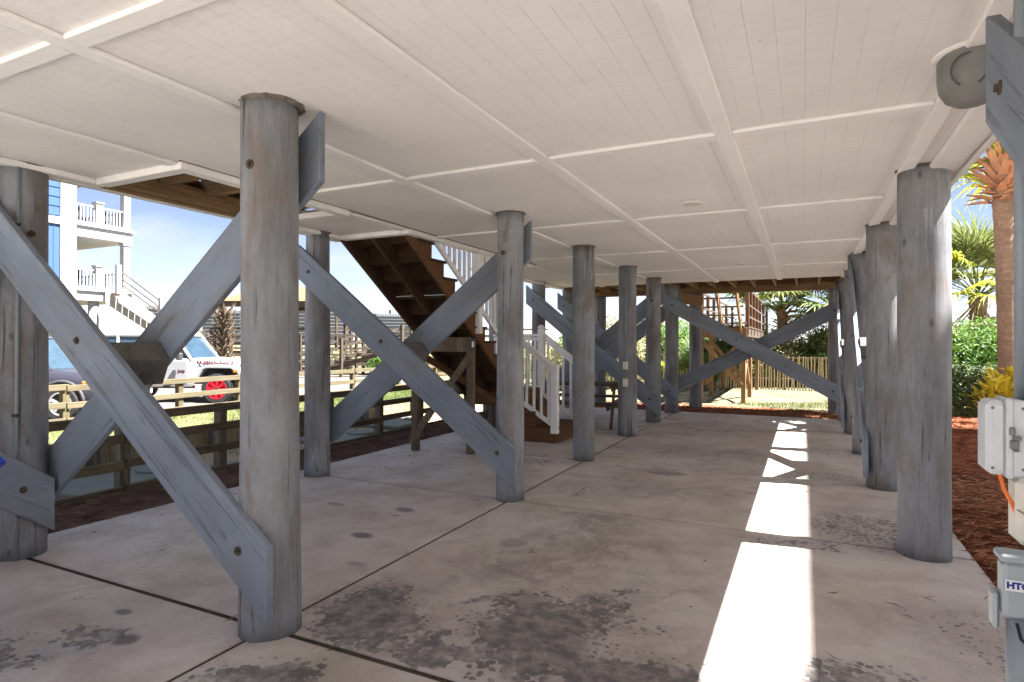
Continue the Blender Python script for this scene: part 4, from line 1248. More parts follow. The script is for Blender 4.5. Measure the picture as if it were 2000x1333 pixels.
# septic / utility pads
for i, (x, y, sx, sy, lab) in enumerate(((-8.55, 4.95, 0.75, 0.95, 'flat green grey lid pad in the sunken yard beyond the dark fence'), (-8.3, 9.0, 0.6, 0.7, 'green grey lid pad seen under the staircase brace'), (-8.6, 11.3, 0.6, 0.8, 'farther green grey lid pad in the sunken yard'))):
    t = thing('utility_pad', lab, 'utility pad', (x, y, -0.45), R(8), group='green grey lid pads')
    MB().box(-sx, sx, -sy, sy, 0.0, 0.07).build('slab', M['pad'], t, bevel=0.01, local=True)
    MB().lathe([(0.001, 0.07), (0.26, 0.07), (0.27, 0.085), (0.25, 0.10), (0.001, 0.105)], 24, (0.35, 0.45, 0)).build('round_lid', M['pad'], t, local=True, smooth=False)
for (x, y, lab) in ((-6.95, 4.35, 'round dark manhole cover beyond the dark fence rail'), (-6.9, 6.6, 'round grey well cover past the bluish pile'), (-7.4, 5.9, 'round pale tank cover between the fence posts')):
    t = thing('manhole_cover', lab, 'manhole cover', (x, y, -0.45))
    MB().lathe([(0.001, 0.0), (0.29, 0.0), (0.29, 0.12), (0.27, 0.135), (0.22, 0.13), (0.001, 0.14)], 28).build('rim', M['pad'], t, local=True)
    MB().lathe([(0.001, 0.142), (0.2, 0.135), (0.2, 0.15), (0.001, 0.155)], 24).build('lid', M['dark'], t, local=True)

# ================================================================ cars
def revolve_wheel(root, x, y, z, r, wd, rimmat, spokes, side, tread=True):
    w_ = thing('wheel', loc=(x, y, z)); w_.parent = root
    prof = [(r * 0.62, -wd / 2), (r * 0.9, -wd / 2), (r * 0.985, -wd * 0.38), (r, -wd * 0.2), (r, wd * 0.2), (r * 0.985, wd * 0.38), (r * 0.9, wd / 2), (r * 0.62, wd / 2)]
    mb = MB().lathe(prof + [(r * 0.60, 0), prof[0]], 36, axis='y', caps=False)
    if tread:
        for i in range(36):
            a = 2 * math.pi * i / 36
            mtx = Matrix.Rotation(a, 4, 'Y')
            mb.box(-0.022, 0.022, -wd * 0.46, -wd * 0.1, r - 0.006, r + 0.012, mtx)
            mb.box(-0.022, 0.022, wd * 0.1, wd * 0.46, r - 0.006, r + 0.012, Matrix.Rotation(a + 0.08, 4, 'Y'))
    o = mb.build('tyre', M['tyre'], None, local=True); o.parent = w_
    f = side * wd / 2
    rim = MB().lathe([(r * 0.64, f * 0.9), (r * 0.66, f * 1.02), (r * 0.60, f * 1.02), (r * 0.58, f * 0.55), (0.02, f * 0.45)], 32, axis='y', caps=False)
    for i in range(spokes):
        a = 2 * math.pi * i / spokes
        mtx = Matrix.Rotation(a, 4, 'Y')
        y0, y1 = sorted((f * 0.62, f * 0.98))
        rim.box(-r * 0.05, r * 0.05, y0, y1, r * 0.08, r * 0.61, mtx)
        rim.box(-r * 0.03, r * 0.03, y0, y1, r * 0.1, r * 0.61, Matrix.Rotation(a + 0.2, 4, 'Y'))
    o = rim.build('rim', M[rimmat], None, local=True); o.parent = w_
    o = MB().lathe([(0.001, f * 1.0), (r * 0.13, f * 1.0), (r * 0.13, f * 0.5), (0.001, f * 0.5)], 12, axis='y').build('hub_cap', M['trim'], None, local=True); o.parent = w_
    return w_


def loft(sections, close_ends=True):
    """sections: list of (x, [(y,z)...]) with equal counts"""
    n = len(sections[0][1]); vs, fs = [], []
    for x, pts in sections: vs += [(x, y, z) for y, z in pts]
    for k in range(len(sections) - 1):
        fs += [(k * n + i, k * n + (i + 1) % n, (k + 1) * n + (i + 1) % n, (k + 1) * n + i) for i in range(n)]
    if close_ends: fs += [tuple(range(n)), tuple(range((len(sections) - 1) * n, len(sections) * n))]
    return MB().add(vs, fs)


def body_sec(zb, zt, hw, hwt, zs):
    """half rounded body section: bottom, shoulder at zs, top zt"""
    r = [(hw * 0.93, zb), (hw, zb + 0.10), (hw, zs - 0.10), (hw * 0.97, zs), (hwt, zt - 0.02), (hwt * 0.85, zt)]
    return r + [(-y, z) for y, z in reversed(r)]


HEAD = math.atan2(-math.sin(yaw), math.cos(yaw))   # both cars stand with their flank facing the house
# --- dark grey suv; local x forward, -y = flank seen
sx, sy_ = -13.29, 6.87
fwd = V((math.cos(HEAD), math.sin(HEAD), 0)); lat = V((-fwd.y, fwd.x, 0))
wheel_f = V((sx, sy_, -0.15))
origin = wheel_f + lat * 0.80 - fwd * 1.35
suv = thing('parked_suv', 'dark grey suv parked nose to the house behind the bleached fence', 'car', origin, HEAD)
HW = 0.93
secs = [(-2.25, body_sec(0.45, 0.98, HW * 0.80, 0.70, 0.85)), (-2.15, body_sec(0.30, 1.05, HW * 0.93, 0.80, 0.92)), (-1.6, body_sec(0.25, 1.08, HW, 0.84, 0.95)),
        (0.5, body_sec(0.25, 1.06, HW, 0.84, 0.93)), (0.85, body_sec(0.25, 1.05, HW, 0.84, 0.92)), (1.5, body_sec(0.25, 1.00, HW * 0.99, 0.80, 0.86)),
        (1.9, body_sec(0.25, 0.93, HW * 0.95, 0.74, 0.80)), (2.10, body_sec(0.28, 0.84, HW * 0.86, 0.62, 0.70)), (2.2, body_sec(0.32, 0.68, HW * 0.70, 0.5, 0.58))]
bd = loft(secs).build('body', M['suv_paint'], suv, smooth=True, local=True)
md = bd.modifiers.new("s", 'SUBSURF'); md.levels = 2; md.render_levels = 2
cab = [(-2.1, [(0.70, 1.0), (0.62, 1.25), (-0.62, 1.25), (-0.70, 1.0)]), (-1.85, [(0.80, 1.0), (0.60, 1.62), (-0.60, 1.62), (-0.80, 1.0)]), (-1.2, [(0.82, 1.0), (0.63, 1.70), (-0.63, 1.70), (-0.82, 1.0)]),
       (-0.2, [(0.82, 1.0), (0.63, 1.70), (-0.63, 1.70), (-0.82, 1.0)]), (0.25, [(0.81, 1.0), (0.62, 1.66), (-0.62, 1.66), (-0.81, 1.0)]), (1.0, [(0.76, 0.99), (0.70, 1.04), (-0.70, 1.04), (-0.76, 0.99)])]
loft(cab).build('greenhouse', M['glass'], suv, local=True)
MB().add([(-1.9, -0.61, 1.625), (-1.9, 0.61, 1.625), (-1.2, 0.66, 1.715), (-1.2, -0.66, 1.715), (-0.2, 0.66, 1.715), (-0.2, -0.66, 1.715), (0.28, 0.64, 1.665), (0.28, -0.64, 1.665)], [(0, 1, 2, 3), (3, 2, 4, 5), (5, 4, 6, 7)]).build('roof', M['suv_paint'], suv, smooth=True, local=True)
for s_ in (-1, 1):
    for (a, b, nm) in (((0.25, 0.635 * s_, 1.67), (1.02, 0.78 * s_, 1.0), 'a_pillar'), ((-0.6, 0.635 * s_, 1.70), (-0.6, 0.825 * s_, 1.0), 'b_pillar'), ((-1.85, 0.61 * s_, 1.63), (-2.12, 0.73 * s_, 1.0), 'c_pillar')):
        MB().tube(a, b, 0.035, 0.04, 6).build(nm, M['suv_paint'], suv, local=True)
    MB().box(0.62, 0.80, 0.88 * s_ - 0.06, 0.88 * s_ + 0.12 * (1 if s_ > 0 else -1) * 0 + 0.06, 1.0, 1.14).build('mirror', M['suv_paint'], suv, bevel=0.03, local=True)
    for wx in (-1.35, 1.35):
        arch = MB()
        pts = []
        for i in range(15):
            a = math.pi * i / 14
            pts.append((wx + 0.44 * math.cos(a), 0.93 * s_, 0.36 + 0.44 * math.sin(a)))
        arch.path(pts, 0.035, 6)
        arch.build('wheel_arch', M['trim'], suv, smooth=True, local=True)
        MB().lathe([(0.001, 0.935 * s_), (0.42, 0.935 * s_), (0.42, 0.7 * s_), (0.001, 0.7 * s_)], 28, (wx, 0, 0.36), axis='y').build('wheel_well', M['black'], suv, local=True)
        revolve_wheel(suv, wx, 0.86 * s_, 0.355, 0.355, 0.22, 'alloy', 5, s_, False)
    MB().box(1.86, 2.12, 0.60 * s_ - 0.14, 0.60 * s_ + 0.14, 0.72, 0.84).build('headlight', M['lens'], suv, bevel=0.03, local=True)
    MB().box(1.72, 1.90, 0.865 * s_ - 0.04, 0.865 * s_ + 0.03, 0.73, 0.80).build('marker_light', M['amber'], suv, bevel=0.015, local=True)
    MB().box(2.0, 2.16, 0.66 * s_ - 0.09, 0.66 * s_ + 0.09, 0.42, 0.56).build('fog_light', M['lens'], suv, bevel=0.03, local=True)
    MB().box(-0.95, 0.9, 0.925 * s_ - 0.02, 0.925 * s_ + 0.02, 0.25, 0.40).build('sill', M['trim'], suv, bevel=0.01, local=True)
MB().box(1.9, 2.205, -0.6, 0.6, 0.30, 0.50).build('lower_bumper', M['trim'], suv, bevel=0.04, local=True)
MB().lathe([(0.15, -0.012), (0.17, -0.012), (0.17, 0.012), (0.15, 0.012)], 20, (0.55, -0.35, 1.08), axis='x').build('steering_wheel', M['trim'], suv, local=True)

# --- white off-road four door
jw = V((-13.88, 10.81, -0.20))
origin = jw + lat * 0.80 - fwd * 1.50
jp = thing('parked_jeep', 'white four door off-road car with red wheels and dark hood lettering', 'car', origin, HEAD)
JZ = 0.0


def sec_box(zb, zt, hw, hwt=None):
    hwt = hwt or hw
    r = [(hw, zb), (hw, zt - 0.06), (hwt * 0.97, zt - 0.015), (hwt * 0.9, zt)]
    return r + [(-y, z) for y, z in reversed(r)]


jb = loft([(-1.95, sec_box(0.55, 1.18, 0.77)), (-1.9, sec_box(0.50, 1.20, 0.78)), (0.62, sec_box(0.50, 1.22, 0.78)), (0.80, sec_box(0.52, 1.20, 0.77)), (0.9, sec_box(0.62, 1.22, 0.70, 0.66)), (1.5, sec_box(0.62, 1.17, 0.62, 0.58)), (2.0, sec_box(0.62, 1.11, 0.55, 0.50)), (2.06, sec_box(0.66, 1.07, 0.52, 0.46))])
jb.build('body', M['jeep_paint'], jp, bevel=0.012, local=True)
jc = loft([(-1.90, [(0.74, 1.18), (0.66, 1.80), (-0.66, 1.80), (-0.74, 1.18)]), (0.25, [(0.74, 1.18), (0.64, 1.80), (-0.64, 1.80), (-0.74, 1.18)]), (0.72, [(0.73, 1.18), (0.71, 1.22), (-0.71, 1.22), (-0.73, 1.18)])])
jc.build('greenhouse', M['glass'], jp, local=True)
MB().box(-1.98, 0.30, -0.69, 0.69, 1.78, 1.88).build('hard_top', M['jeep_paint'], jp, bevel=0.03, local=True)
MB().box(-1.98, -1.15, -0.755, 0.755, 1.17, 1.24).build('rear_panel', M['jeep_paint'], jp, local=True)
for s_ in (-1, 1):
    for (a, b) in (((0.27, 0.67 * s_, 1.80), (0.74, 0.74 * s_, 1.16)), ((-0.42, 0.66 * s_, 1.80), (-0.42, 0.755 * s_, 1.16)), ((-1.25, 0.66 * s_, 1.80), (-1.25, 0.755 * s_, 1.16)), ((-1.92, 0.66 * s_, 1.80), (-1.95, 0.755 * s_, 1.16))):
        MB().tube(a, b, 0.045, 0.045, 6).build('pillar', M['jeep_paint'], jp, local=True)
    for x0, x1 in ((-0.40, 0.66), (-1.22, -0.44)):
        MB().box(x0, x1, 0.781 * s_ - 0.012, 0.781 * s_ + 0.012, 0.58, 1.14).build('door', M['jeep_paint'], jp, bevel=0.01, local=True)
        MB().box(x0 + 0.08, x0 + 0.22, 0.80 * s_ - 0.012, 0.80 * s_ + 0.012, 1.02, 1.05).build('door_handle', M['trim'], jp, bevel=0.004, local=True)
    MB().box(0.46, 0.60, 0.93 * s_ - 0.11, 0.93 * s_ + 0.06, 1.17, 1.36).build('mirror', M['trim'], jp, bevel=0.03, local=True)
    # flared fender: flat topped, sloping ends
    for wx, L0, L1, mm in ((1.50, -0.62, 0.66, 'jeep_paint'), (-1.50, -0.58, 0.58, 'jeep_paint')):
        zt = 1.02
        pts = [(wx + L0, 0.60), (wx + L0 + 0.22, zt - 0.03), (wx + L0 + 0.34, zt), (wx + L1 - 0.26, zt - 0.01), (wx + L1 - 0.05, zt - 0.14), (wx + L1, zt - 0.26), (wx + L1 - 0.06, zt - 0.28), (wx + L1 - 0.14, zt - 0.17), (wx + L1 - 0.30, zt - 0.07), (wx + L0 + 0.36, zt - 0.06), (wx + L0 + 0.27, zt - 0.09), (wx + L0 + 0.09, 0.60)]
        y0, y1 = sorted((0.60 * s_, 0.94 * s_))
        MB().prism(pts, 'y', y0, y1).build('fender', M[mm], jp, bevel=0.012, local=True)
        MB().prism([(wx + L0 + 0.10, 0.62), (wx + L0 + 0.36, zt - 0.062), (wx + L1 - 0.30, zt - 0.072), (wx + L1 - 0.16, zt - 0.20), (wx + L1 - 0.2, 0.62)], 'y', *sorted((0.50 * s_, 0.79 * s_))).build('wheel_well', M['black'], jp, local=True)
    for wx in (-1.50, 1.50):
        revolve_wheel(jp, wx, 0.80 * s_, 0.41, 0.405, 0.28, 'red_rim', 8, s_, True)
    MB().box(1.93, 2.06, 0.90 * s_ - 0.05, 0.90 * s_ + 0.05, 0.84, 0.93).build('marker_light', M['amber'], jp, bevel=0.015, local=True)
    MB().lathe([(0.001, 0.0), (0.09, 0.0), (0.10, -0.03), (0.001, -0.03)], 20, (2.085, 0.36 * s_, 0.93), axis='x').build('headlight', M['lens'], jp, local=True)
    MB().tube((-0.95, 0.80 * s_, 0.46), (0.85, 0.80 * s_, 0.46), 0.04, 0.04, 8).build('side_step', M['trim'], jp, local=True)
    MB().box(1.02, 1.30, 0.685 * s_ - 0.0 - 0.02, 0.685 * s_ + 0.02, 1.0, 1.08).build('fender_vent', M['trim'], jp, bevel=0.01, local=True) if False else None
    rot = Matrix.Rotation(R(90), 4, 'X') if s_ < 0 else Matrix.Rotation(R(180), 4, 'Z') @ Matrix.Rotation(R(90), 4, 'X')
    tx = text_mesh('hood_lettering', 'RUBICON', 0.20, M['ink_red'], jp, Matrix.Translation((1.30, 0.664 * s_, 1.10)) @ Matrix.Rotation(R(-7.8) * s_, 4, 'Z') @ Matrix.Rotation(R(-4) if s_ > 0 else R(4) * 0 , 4, 'Y') @ rot, 0.002, 0.004)
    tx.scale = (1.12, 0.72, 1)
    text_mesh('badge_lettering', 'Jeep', 0.11, M['ink_red'], jp, Matrix.Translation((0.30 if s_ > 0 else 0.50, 0.797 * s_, 0.88)) @ rot, 0.002, 0.003)
for k in range(7):
    MB().box(2.058, 2.075, -0.21 + k * 0.06, -0.185 + k * 0.06, 0.78, 1.02).build('grille_slot', M['black'], jp, local=True)
MB().box(2.05, 2.28, -0.72, 0.72, 0.55, 0.72).build('bumper', M['trim'], jp, bevel=0.03, local=True)
MB().box(0.85, 1.9, -0.02, 0.02, 1.19, 1.205).build('hood_rib', M['trim'], jp, local=True) if False else None
MB().lathe([(0.001, 0.12), (0.37, 0.12), (0.40, 0.06), (0.40, -0.06), (0.37, -0.12), (0.001, -0.12)], 28, (-2.1, 0.1, 1.05), axis='x').build('spare_wheel', M['tyre'], jp, local=True)

# ================================================================ vegetation
def leaf_cluster(n, rx, ry, rz, size, seed, shell=0.35, mat=None, flat=0.5, lump=0.18):
    """many small folded leaves spread through a lumpy ellipsoid"""
    rs = random.Random(seed)
    vs, fs = [], []
    lumps = [(rs.gauss(0, 1), rs.gauss(0, 1), rs.gauss(0, 1), rs.uniform(0.5, 1.3)) for _ in range(9)]
    lumps = [(V((a, b, c)).normalized(), k) for a, b, c, k in lumps]
    for _ in range(n):
        d = V((rs.gauss(0, 1), rs.gauss(0, 1), rs.gauss(0, 1))).normalized()
        rr = (shell + (1 - shell) * rs.random()) ** 0.6
        k = 1 + lump * sum(max(0, d.dot(l) - 0.6) * q * 2.2 for l, q in lumps) - lump * 0.5 + rs.uniform(-0.08, 0.08)
        p = V((d.x * rx, d.y * ry, d.z * rz)) * rr * k
        nrm = (d + V((rs.uniform(-1, 1), rs.uniform(-1, 1), rs.uniform(-0.4, 1))) * 0.8).normalized()
        a = nrm.orthogonal().normalized(); a.rotate(Matrix.Rotation(rs.uniform(0, 6.28), 3, nrm)); b = nrm.cross(a)
        s_ = size * rs.uniform(0.6, 1.3)
        k0 = len(vs)
        vs += [p - a * s_, p + b * s_ * flat * 0.6 + nrm * s_ * 0.15, p + a * s_, p - b * s_ * flat * 0.6 + nrm * s_ * 0.15]
        fs += [(k0, k0 + 1, k0 + 2), (k0, k0 + 2, k0 + 3)]
    me = bpy.data.meshes.new('leaves')
    me.from_pydata([tuple(v) for v in vs], [], fs)
    if mat: me.materials.append(mat)
    return me


def bush(name, label, cat, loc, r, n, size, mat, seed, group=None, stems=True, flat=0.5, scale_twigs=1):
    t = thing(name, label, cat, (loc[0], loc[1], loc[2]), group=group)
    me = leaf_cluster(n, r[0], r[1], r[2], size, seed, mat=mat, flat=flat)
    o = link('crown', me, mat, t); o.location = (0, 0, r[2] * 0.95)
    if stems:
        mb = MB(); rs = random.Random(seed)
        for _ in range(7):
            a = rs.uniform(0, 6.28)
            mb.path([(0.08 * math.cos(a), 0.08 * math.sin(a), -0.1), (0.3 * r[0] * math.cos(a), 0.3 * r[1] * math.sin(a), r[2] * 0.5), (0.65 * r[0] * math.cos(a), 0.65 * r[1] * math.sin(a), r[2] * 1.1)], [0.03, 0.02, 0.008], 5)
        mb.build('stem', M['twig'], t, local=True)
    return t


def fan_frond(seed, L_=0.95, pet=1.0, n=34, spread=125, droop=0.35, wd=0.024):
    """costapalmate leaf: petiole along +x then a pleated fan of leaflets bending down at the tips"""
    rs = random.Random(seed)
    mb = MB()
    pp = [(0, 0, 0), (pet * 0.5, 0, 0.05 * pet), (pet, 0, 0.02)]
    mb.path(pp, [0.02, 0.013, 0.009], 5)
    vs, fs = [], []
    for i in range(n):
        a = R(-spread + 2 * spread * i / (n - 1)) + rs.uniform(-0.03, 0.03)
        ln = L_ * (1.0 - 0.35 * abs(a) / R(spread)) * rs.uniform(0.88, 1.06)
        base = V((pet, 0, 0.02))
        d = V((math.cos(a), math.sin(a), 0)); sd = V((-d.y, d.x, 0))
        k0 = len(vs)
        dr = droop * rs.uniform(0.6, 1.5)
        for (f, wf) in ((0.04, 0.3), (0.35, 1.0), (0.65, 0.75), (0.86, 0.35), (1.0, 0.04)):
            p = base + d * ln * f * (1 - 0.12 * f * dr) + V((0, 0, 0.12 * math.sin(f * 2.2) - dr * f ** 2.4 * ln + 0.14 * abs(math.sin(a)) * f))
            vs += [p - sd * wd * wf, p + V((0, 0, -wd * 0.5 * wf)), p + sd * wd * wf]
        for q in range(4):
            for e in range(2):
                fs.append((k0 + q * 3 + e, k0 + q * 3 + e + 1, k0 + (q + 1) * 3 + e + 1, k0 + (q + 1) * 3 + e))
    mb.add(vs, fs)
    return mb


FM = {}
for key, mat, kw in (('g', 'frond', {}), ('y', 'frond_y', {}), ('d', 'frond_d', {}), ('x', 'frond_dead', dict(droop=1.1))):
    FM[key] = []
    for sd in range(3):
        me = fan_frond(sd + 10, **kw).mesh('frond')
        me.materials.append(M[mat])
        FM[key].append(me)


def add_fronds(t, z, n, el0, el1, kinds, scale, seed, azr=(0, 360), name='frond'):
    rs = random.Random(seed)
    for i in range(n):
        az = R(azr[0] + (azr[1] - azr[0]) * (i + rs.uniform(-0.3, 0.3)) / n)
        el = R(rs.uniform(el0, el1))
        kd = kinds[rs.randrange(len(kinds))]
        me = FM[kd][rs.randrange(3)]
        mtx = Matrix.Translation((0, 0, z + rs.uniform(-0.08, 0.08))) @ Matrix.Rotation(az, 4, 'Z') @ Matrix.Rotation(-el, 4, 'Y') @ Matrix.Rotation(R(rs.uniform(-25, 25)), 4, 'X') @ Matrix.Scale(scale * rs.uniform(0.85, 1.1), 4)
        link(name, me, None, t, matrix=mtx)


def palm(label, loc, h, rad, fr, scale, seed, boots=True, dead=6, lean=(0, 0), group=None, trunk='trunk', cat='palm tree', boot_z=0.75, nb=46):
    t = thing('palm_tree', label, cat, loc, group=group)
    rs = random.Random(seed)
    n = 22; vs = []; nzz = 60
    for k in range(nzz + 1):
        f = k / nzz
        rr = rad * (1.18 - 0.25 * min(1, f * 6)) * (1 + 0.10 * max(0, f - 0.85) / 0.15)
        for i in range(n):
            a = 2 * math.pi * i / n
            r2 = rr * (1 + 0.035 * math.sin(k * 2.2 + i) + rs.uniform(-0.035, 0.035))
            vs.append((r2 * math.cos(a) + lean[0] * f * f, r2 * math.sin(a) + lean[1] * f * f, h * f))
    fs = []
    for k in range(nzz):
        fs += [(k * n + i, k * n + (i + 1) % n, (k + 1) * n + (i + 1) % n, (k + 1) * n + i) for i in range(n)]
    fs += [tuple(range(n - 1, -1, -1)), tuple(range(nzz * n, (nzz + 1) * n))]
    MB().add(vs, fs).build('trunk', M[trunk], t, smooth=True, local=True)
    top = V((lean[0], lean[1], 0))
    if boots:
        # old leaf bases: split wedges sticking up and out round the top of the trunk
        bme = MB().add([(0, -0.07, 0), (0, 0.07, 0), (0.10, 0.05, 0.10), (0.10, -0.05, 0.10), (0.26, 0.03, 0.22), (0.26, -0.03, 0.22), (0, -0.06, 0.04), (0, 0.06, 0.04), (0.09, 0.045, 0.13), (0.09, -0.045, 0.13)],
                       [(0, 1, 2, 3), (3, 2, 4, 5), (6, 9, 8, 7), (9, 5, 4, 8), (0, 3, 9, 6), (1, 7, 8, 2), (3, 5, 9), (2, 8, 4), (0, 6, 7, 1)]).mesh('leaf_base')
        bme.materials.append(M['boot'])
        for i in range(nb):
            f = i / nb
            z = h - boot_z + boot_z * f * 1.05
            az = i * 2.4
            mtx = Matrix.Translation((top.x + rad * 0.85 * math.cos(az), top.y + rad * 0.85 * math.sin(az), z)) @ Matrix.Rotation(az, 4, 'Z') @ Matrix.Rotation(R(rs.uniform(15, 55) - 50 * f), 4, 'Y') @ Matrix.Scale(rs.uniform(0.8, 1.35), 4)
            link('leaf_base', bme, None, t, matrix=mtx)
    e = bpy.data.objects.new('crown', None); COL.objects.link(e); e.parent = t; e.location = (top.x, top.y, 0)
    add_fronds(e, h + 0.05, fr[0], 35, 85, fr[2], scale, seed)
    add_fronds(e, h, fr[1], -15, 35, fr[2], scale, seed + 1)
    if dead: add_fronds(e, h - 0.15, dead, -75, -35, 'x', scale * 0.9, seed + 2)
    return t


palm('tall palm with orange brown boots and bare trunk at the right behind the hedge', (3.30, 13.55, -0.05), 4.78, 0.165, (18, 16, 'yyg'), 1.0, 3, dead=0, lean=(-0.12, 0.0), nb=64)
palm('short palm with yellow green fans and dry skirt left of the tall palm', (4.0, 19.0, -0.1), 2.75, 0.2, (15, 13, 'ggy'), 1.2, 5, dead=16, boots=False)
palm('cabbage palm spreading over the picket fence at the far end', (-0.75, 25.2, -0.1), 2.75, 0.2, (15, 12, 'gyg'), 1.75, 7, dead=0, nb=24)
palm('second cabbage palm just left of the mulch side piles', (1.3, 25.6, -0.1), 2.5, 0.22, (15, 13, 'gyd'), 1.6, 8, dead=4, boots=False)


def palmetto(label, loc, n, scale, seed, kinds='dgd'):
    t = thing('palmetto', label, 'palm shrub', loc, group='low palmettos behind the picket fence')
    e = bpy.data.objects.new('crown', None); COL.objects.link(e); e.parent = t
    add_fronds(e, 0.15, n, 20, 85, kinds, scale, seed)
    MB().tube((0, 0, -0.2), (0, 0, 0.3), 0.12, 0.1, 8).build('stem', M['trunk_grey'], t, local=True)


palmetto('dark palmetto under the right cabbage palm', (0.7, 24.6, -0.1), 20, 1.15, 21)
palmetto('palmetto at the foot of the left cabbage palm', (-0.2, 24.3, -0.1), 16, 0.8, 22, 'dgg')
palmetto('bluish palmetto beside the landing legs', (-1.3, 24.4, -0.1), 14, 0.7, 23, 'dd')
palmetto('low palmetto seen between the deck piles', (-3.4, 20.8, -0.1), 16, 0.85, 24, 'dgy')
palmetto('dark palmetto under the raised landing', (-2.6, 20.4, -0.1), 18, 1.0, 25, 'dd')

# hedge, bush and croton on the right
hd = thing('clipped_hedge', 'low clipped dark green hedge along the mulch bed', 'hedge', (3.6, 14.75, -0.05))


def hedge_mesh(x0, x1, y0, y1, h, n, size, seed, mat):
    rs = random.Random(seed); vs, fs = [], []
    for _ in range(n):
        f = rs.random()
        x = rs.uniform(x0, x1); y = rs.uniform(y0, y1); z = rs.uniform(0.02, h)
        u = rs.random()
        dj = rs.uniform(-0.02, 0.10) ** 1 if True else 0
        if u < 0.45: y = y0 + dj; nrm = V((0, -1, 0.3))
        elif u < 0.8: z = h - dj; nrm = V((0, 0, 1))
        elif u < 0.9: x = x0 + dj; nrm = V((-1, 0, 0.3))
        else: nrm = V((rs.uniform(-1, 1), rs.uniform(-1, 1), 1))
        bulge = 0.05 * math.sin(x * 4) + 0.04 * math.sin(z * 7 + x * 2)
        p = V((x, y + bulge, z + 0.04 * math.sin(x * 5 + y * 3)))
        nrm = (nrm + V((rs.uniform(-1, 1), rs.uniform(-1, 1), rs.uniform(-0.5, 1))) * 0.8).normalized()
        a = nrm.orthogonal().normalized(); a.rotate(Matrix.Rotation(rs.uniform(0, 6.28), 3, nrm)); b = nrm.cross(a)
        s_ = size * rs.uniform(0.6, 1.3); k0 = len(vs)
        vs += [p - a * s_, p + b * s_ * 0.35 + nrm * s_ * 0.1, p + a * s_, p - b * s_ * 0.35 + nrm * s_ * 0.1]
        fs += [(k0, k0 + 1, k0 + 2), (k0, k0 + 2, k0 + 3)]
    me = bpy.data.meshes.new('foliage'); me.from_pydata([tuple(v) for v in vs], [], fs)
    me.materials.append(mat)
    return me


link('foliage', hedge_mesh(-1.5, 4.5, -0.35, 0.8, 1.02, 26000, 0.042, 3, M['hedge']), None, hd)
mbh = MB()
for i in range(26):
    xx = -1.4 + i * 0.23
    mbh.path([(xx, 0.15, 0), (xx + random.uniform(-.1, .1), 0.1, 0.5), (xx + random.uniform(-.2, .2), 0.1, 0.95)], [0.02, 0.014, 0.006], 5)
mbh.build('stem', M['twig'], hd, local=True)
MB().box(-1.35, 4.4, 0.0, 0.7, 0.12, 0.9).build('inner_growth', M['hedge'], hd, local=True)
bush('leafy_bush', 'bright green leafy bush behind the clipped hedge', 'bush', (3.55, 16.4, 0.2), (1.5, 0.9, 0.85), 9000, 0.07, M['bush'], 31)
bush('leafy_bush', 'bluish green bush half hidden by the sun patched pile', 'bush', (2.2, 16.8, 0.0), (1.1, 0.8, 0.9), 6000, 0.065, M['hedge'], 32)
bush('leafy_bush', 'round green bush far behind the tall palm trunk', 'bush', (5.6, 18.5, 0), (1.6, 1.0, 1.1), 6000, 0.08, M['bush'], 33)


def croton(label, loc, n, seed):
    t = thing('croton_plant', label, 'shrub', loc, group='yellow crotons by the enclosure')
    rs = random.Random(seed)
    me = None
    lm = MB().add([(0, 0, 0), (0.06, -0.028, 0.02), (0.14, -0.032, 0.035), (0.24, 0, 0.02), (0.14, 0.032, 0.035), (0.06, 0.028, 0.02), (0.12, 0, 0.015)], [(0, 1, 6), (1, 2, 6), (2, 3, 6), (3, 4, 6), (4, 5, 6), (5, 0, 6)]).mesh('leaf')
    lm.materials.append(M['croton'])
    for i in range(n):
        az = rs.uniform(0, 6.28); rr = rs.uniform(0, 0.26); zz = rs.uniform(0.42, 0.85) - rr * 0.5
        mtx = Matrix.Translation((rr * math.cos(az), rr * math.sin(az), zz)) @ Matrix.Rotation(az + rs.uniform(-.6, .6), 4, 'Z') @ Matrix.Rotation(R(-rs.uniform(5, 70)), 4, 'Y') @ Matrix.Scale(rs.uniform(0.7, 1.1), 4)
        link('leaf', lm, None, t, matrix=mtx)
    mb = MB()
    for i in range(6):
        a = i * 1.05
        mb.path([(0.03 * math.cos(a), 0.03 * math.sin(a), -0.05), (0.12 * math.cos(a), 0.12 * math.sin(a), 0.4), (0.2 * math.cos(a), 0.2 * math.sin(a), 0.65)], [0.012, 0.01, 0.006], 5)
    mb.build('stem', M['twig'], t, local=True)


croton('yellow croton plant nearest the grey enclosure, lower of the two', (2.70, 11.7, 0.0), 90, 1)
croton('taller yellow croton plant against the palm trunk', (2.98, 12.3, 0.15), 90, 2)

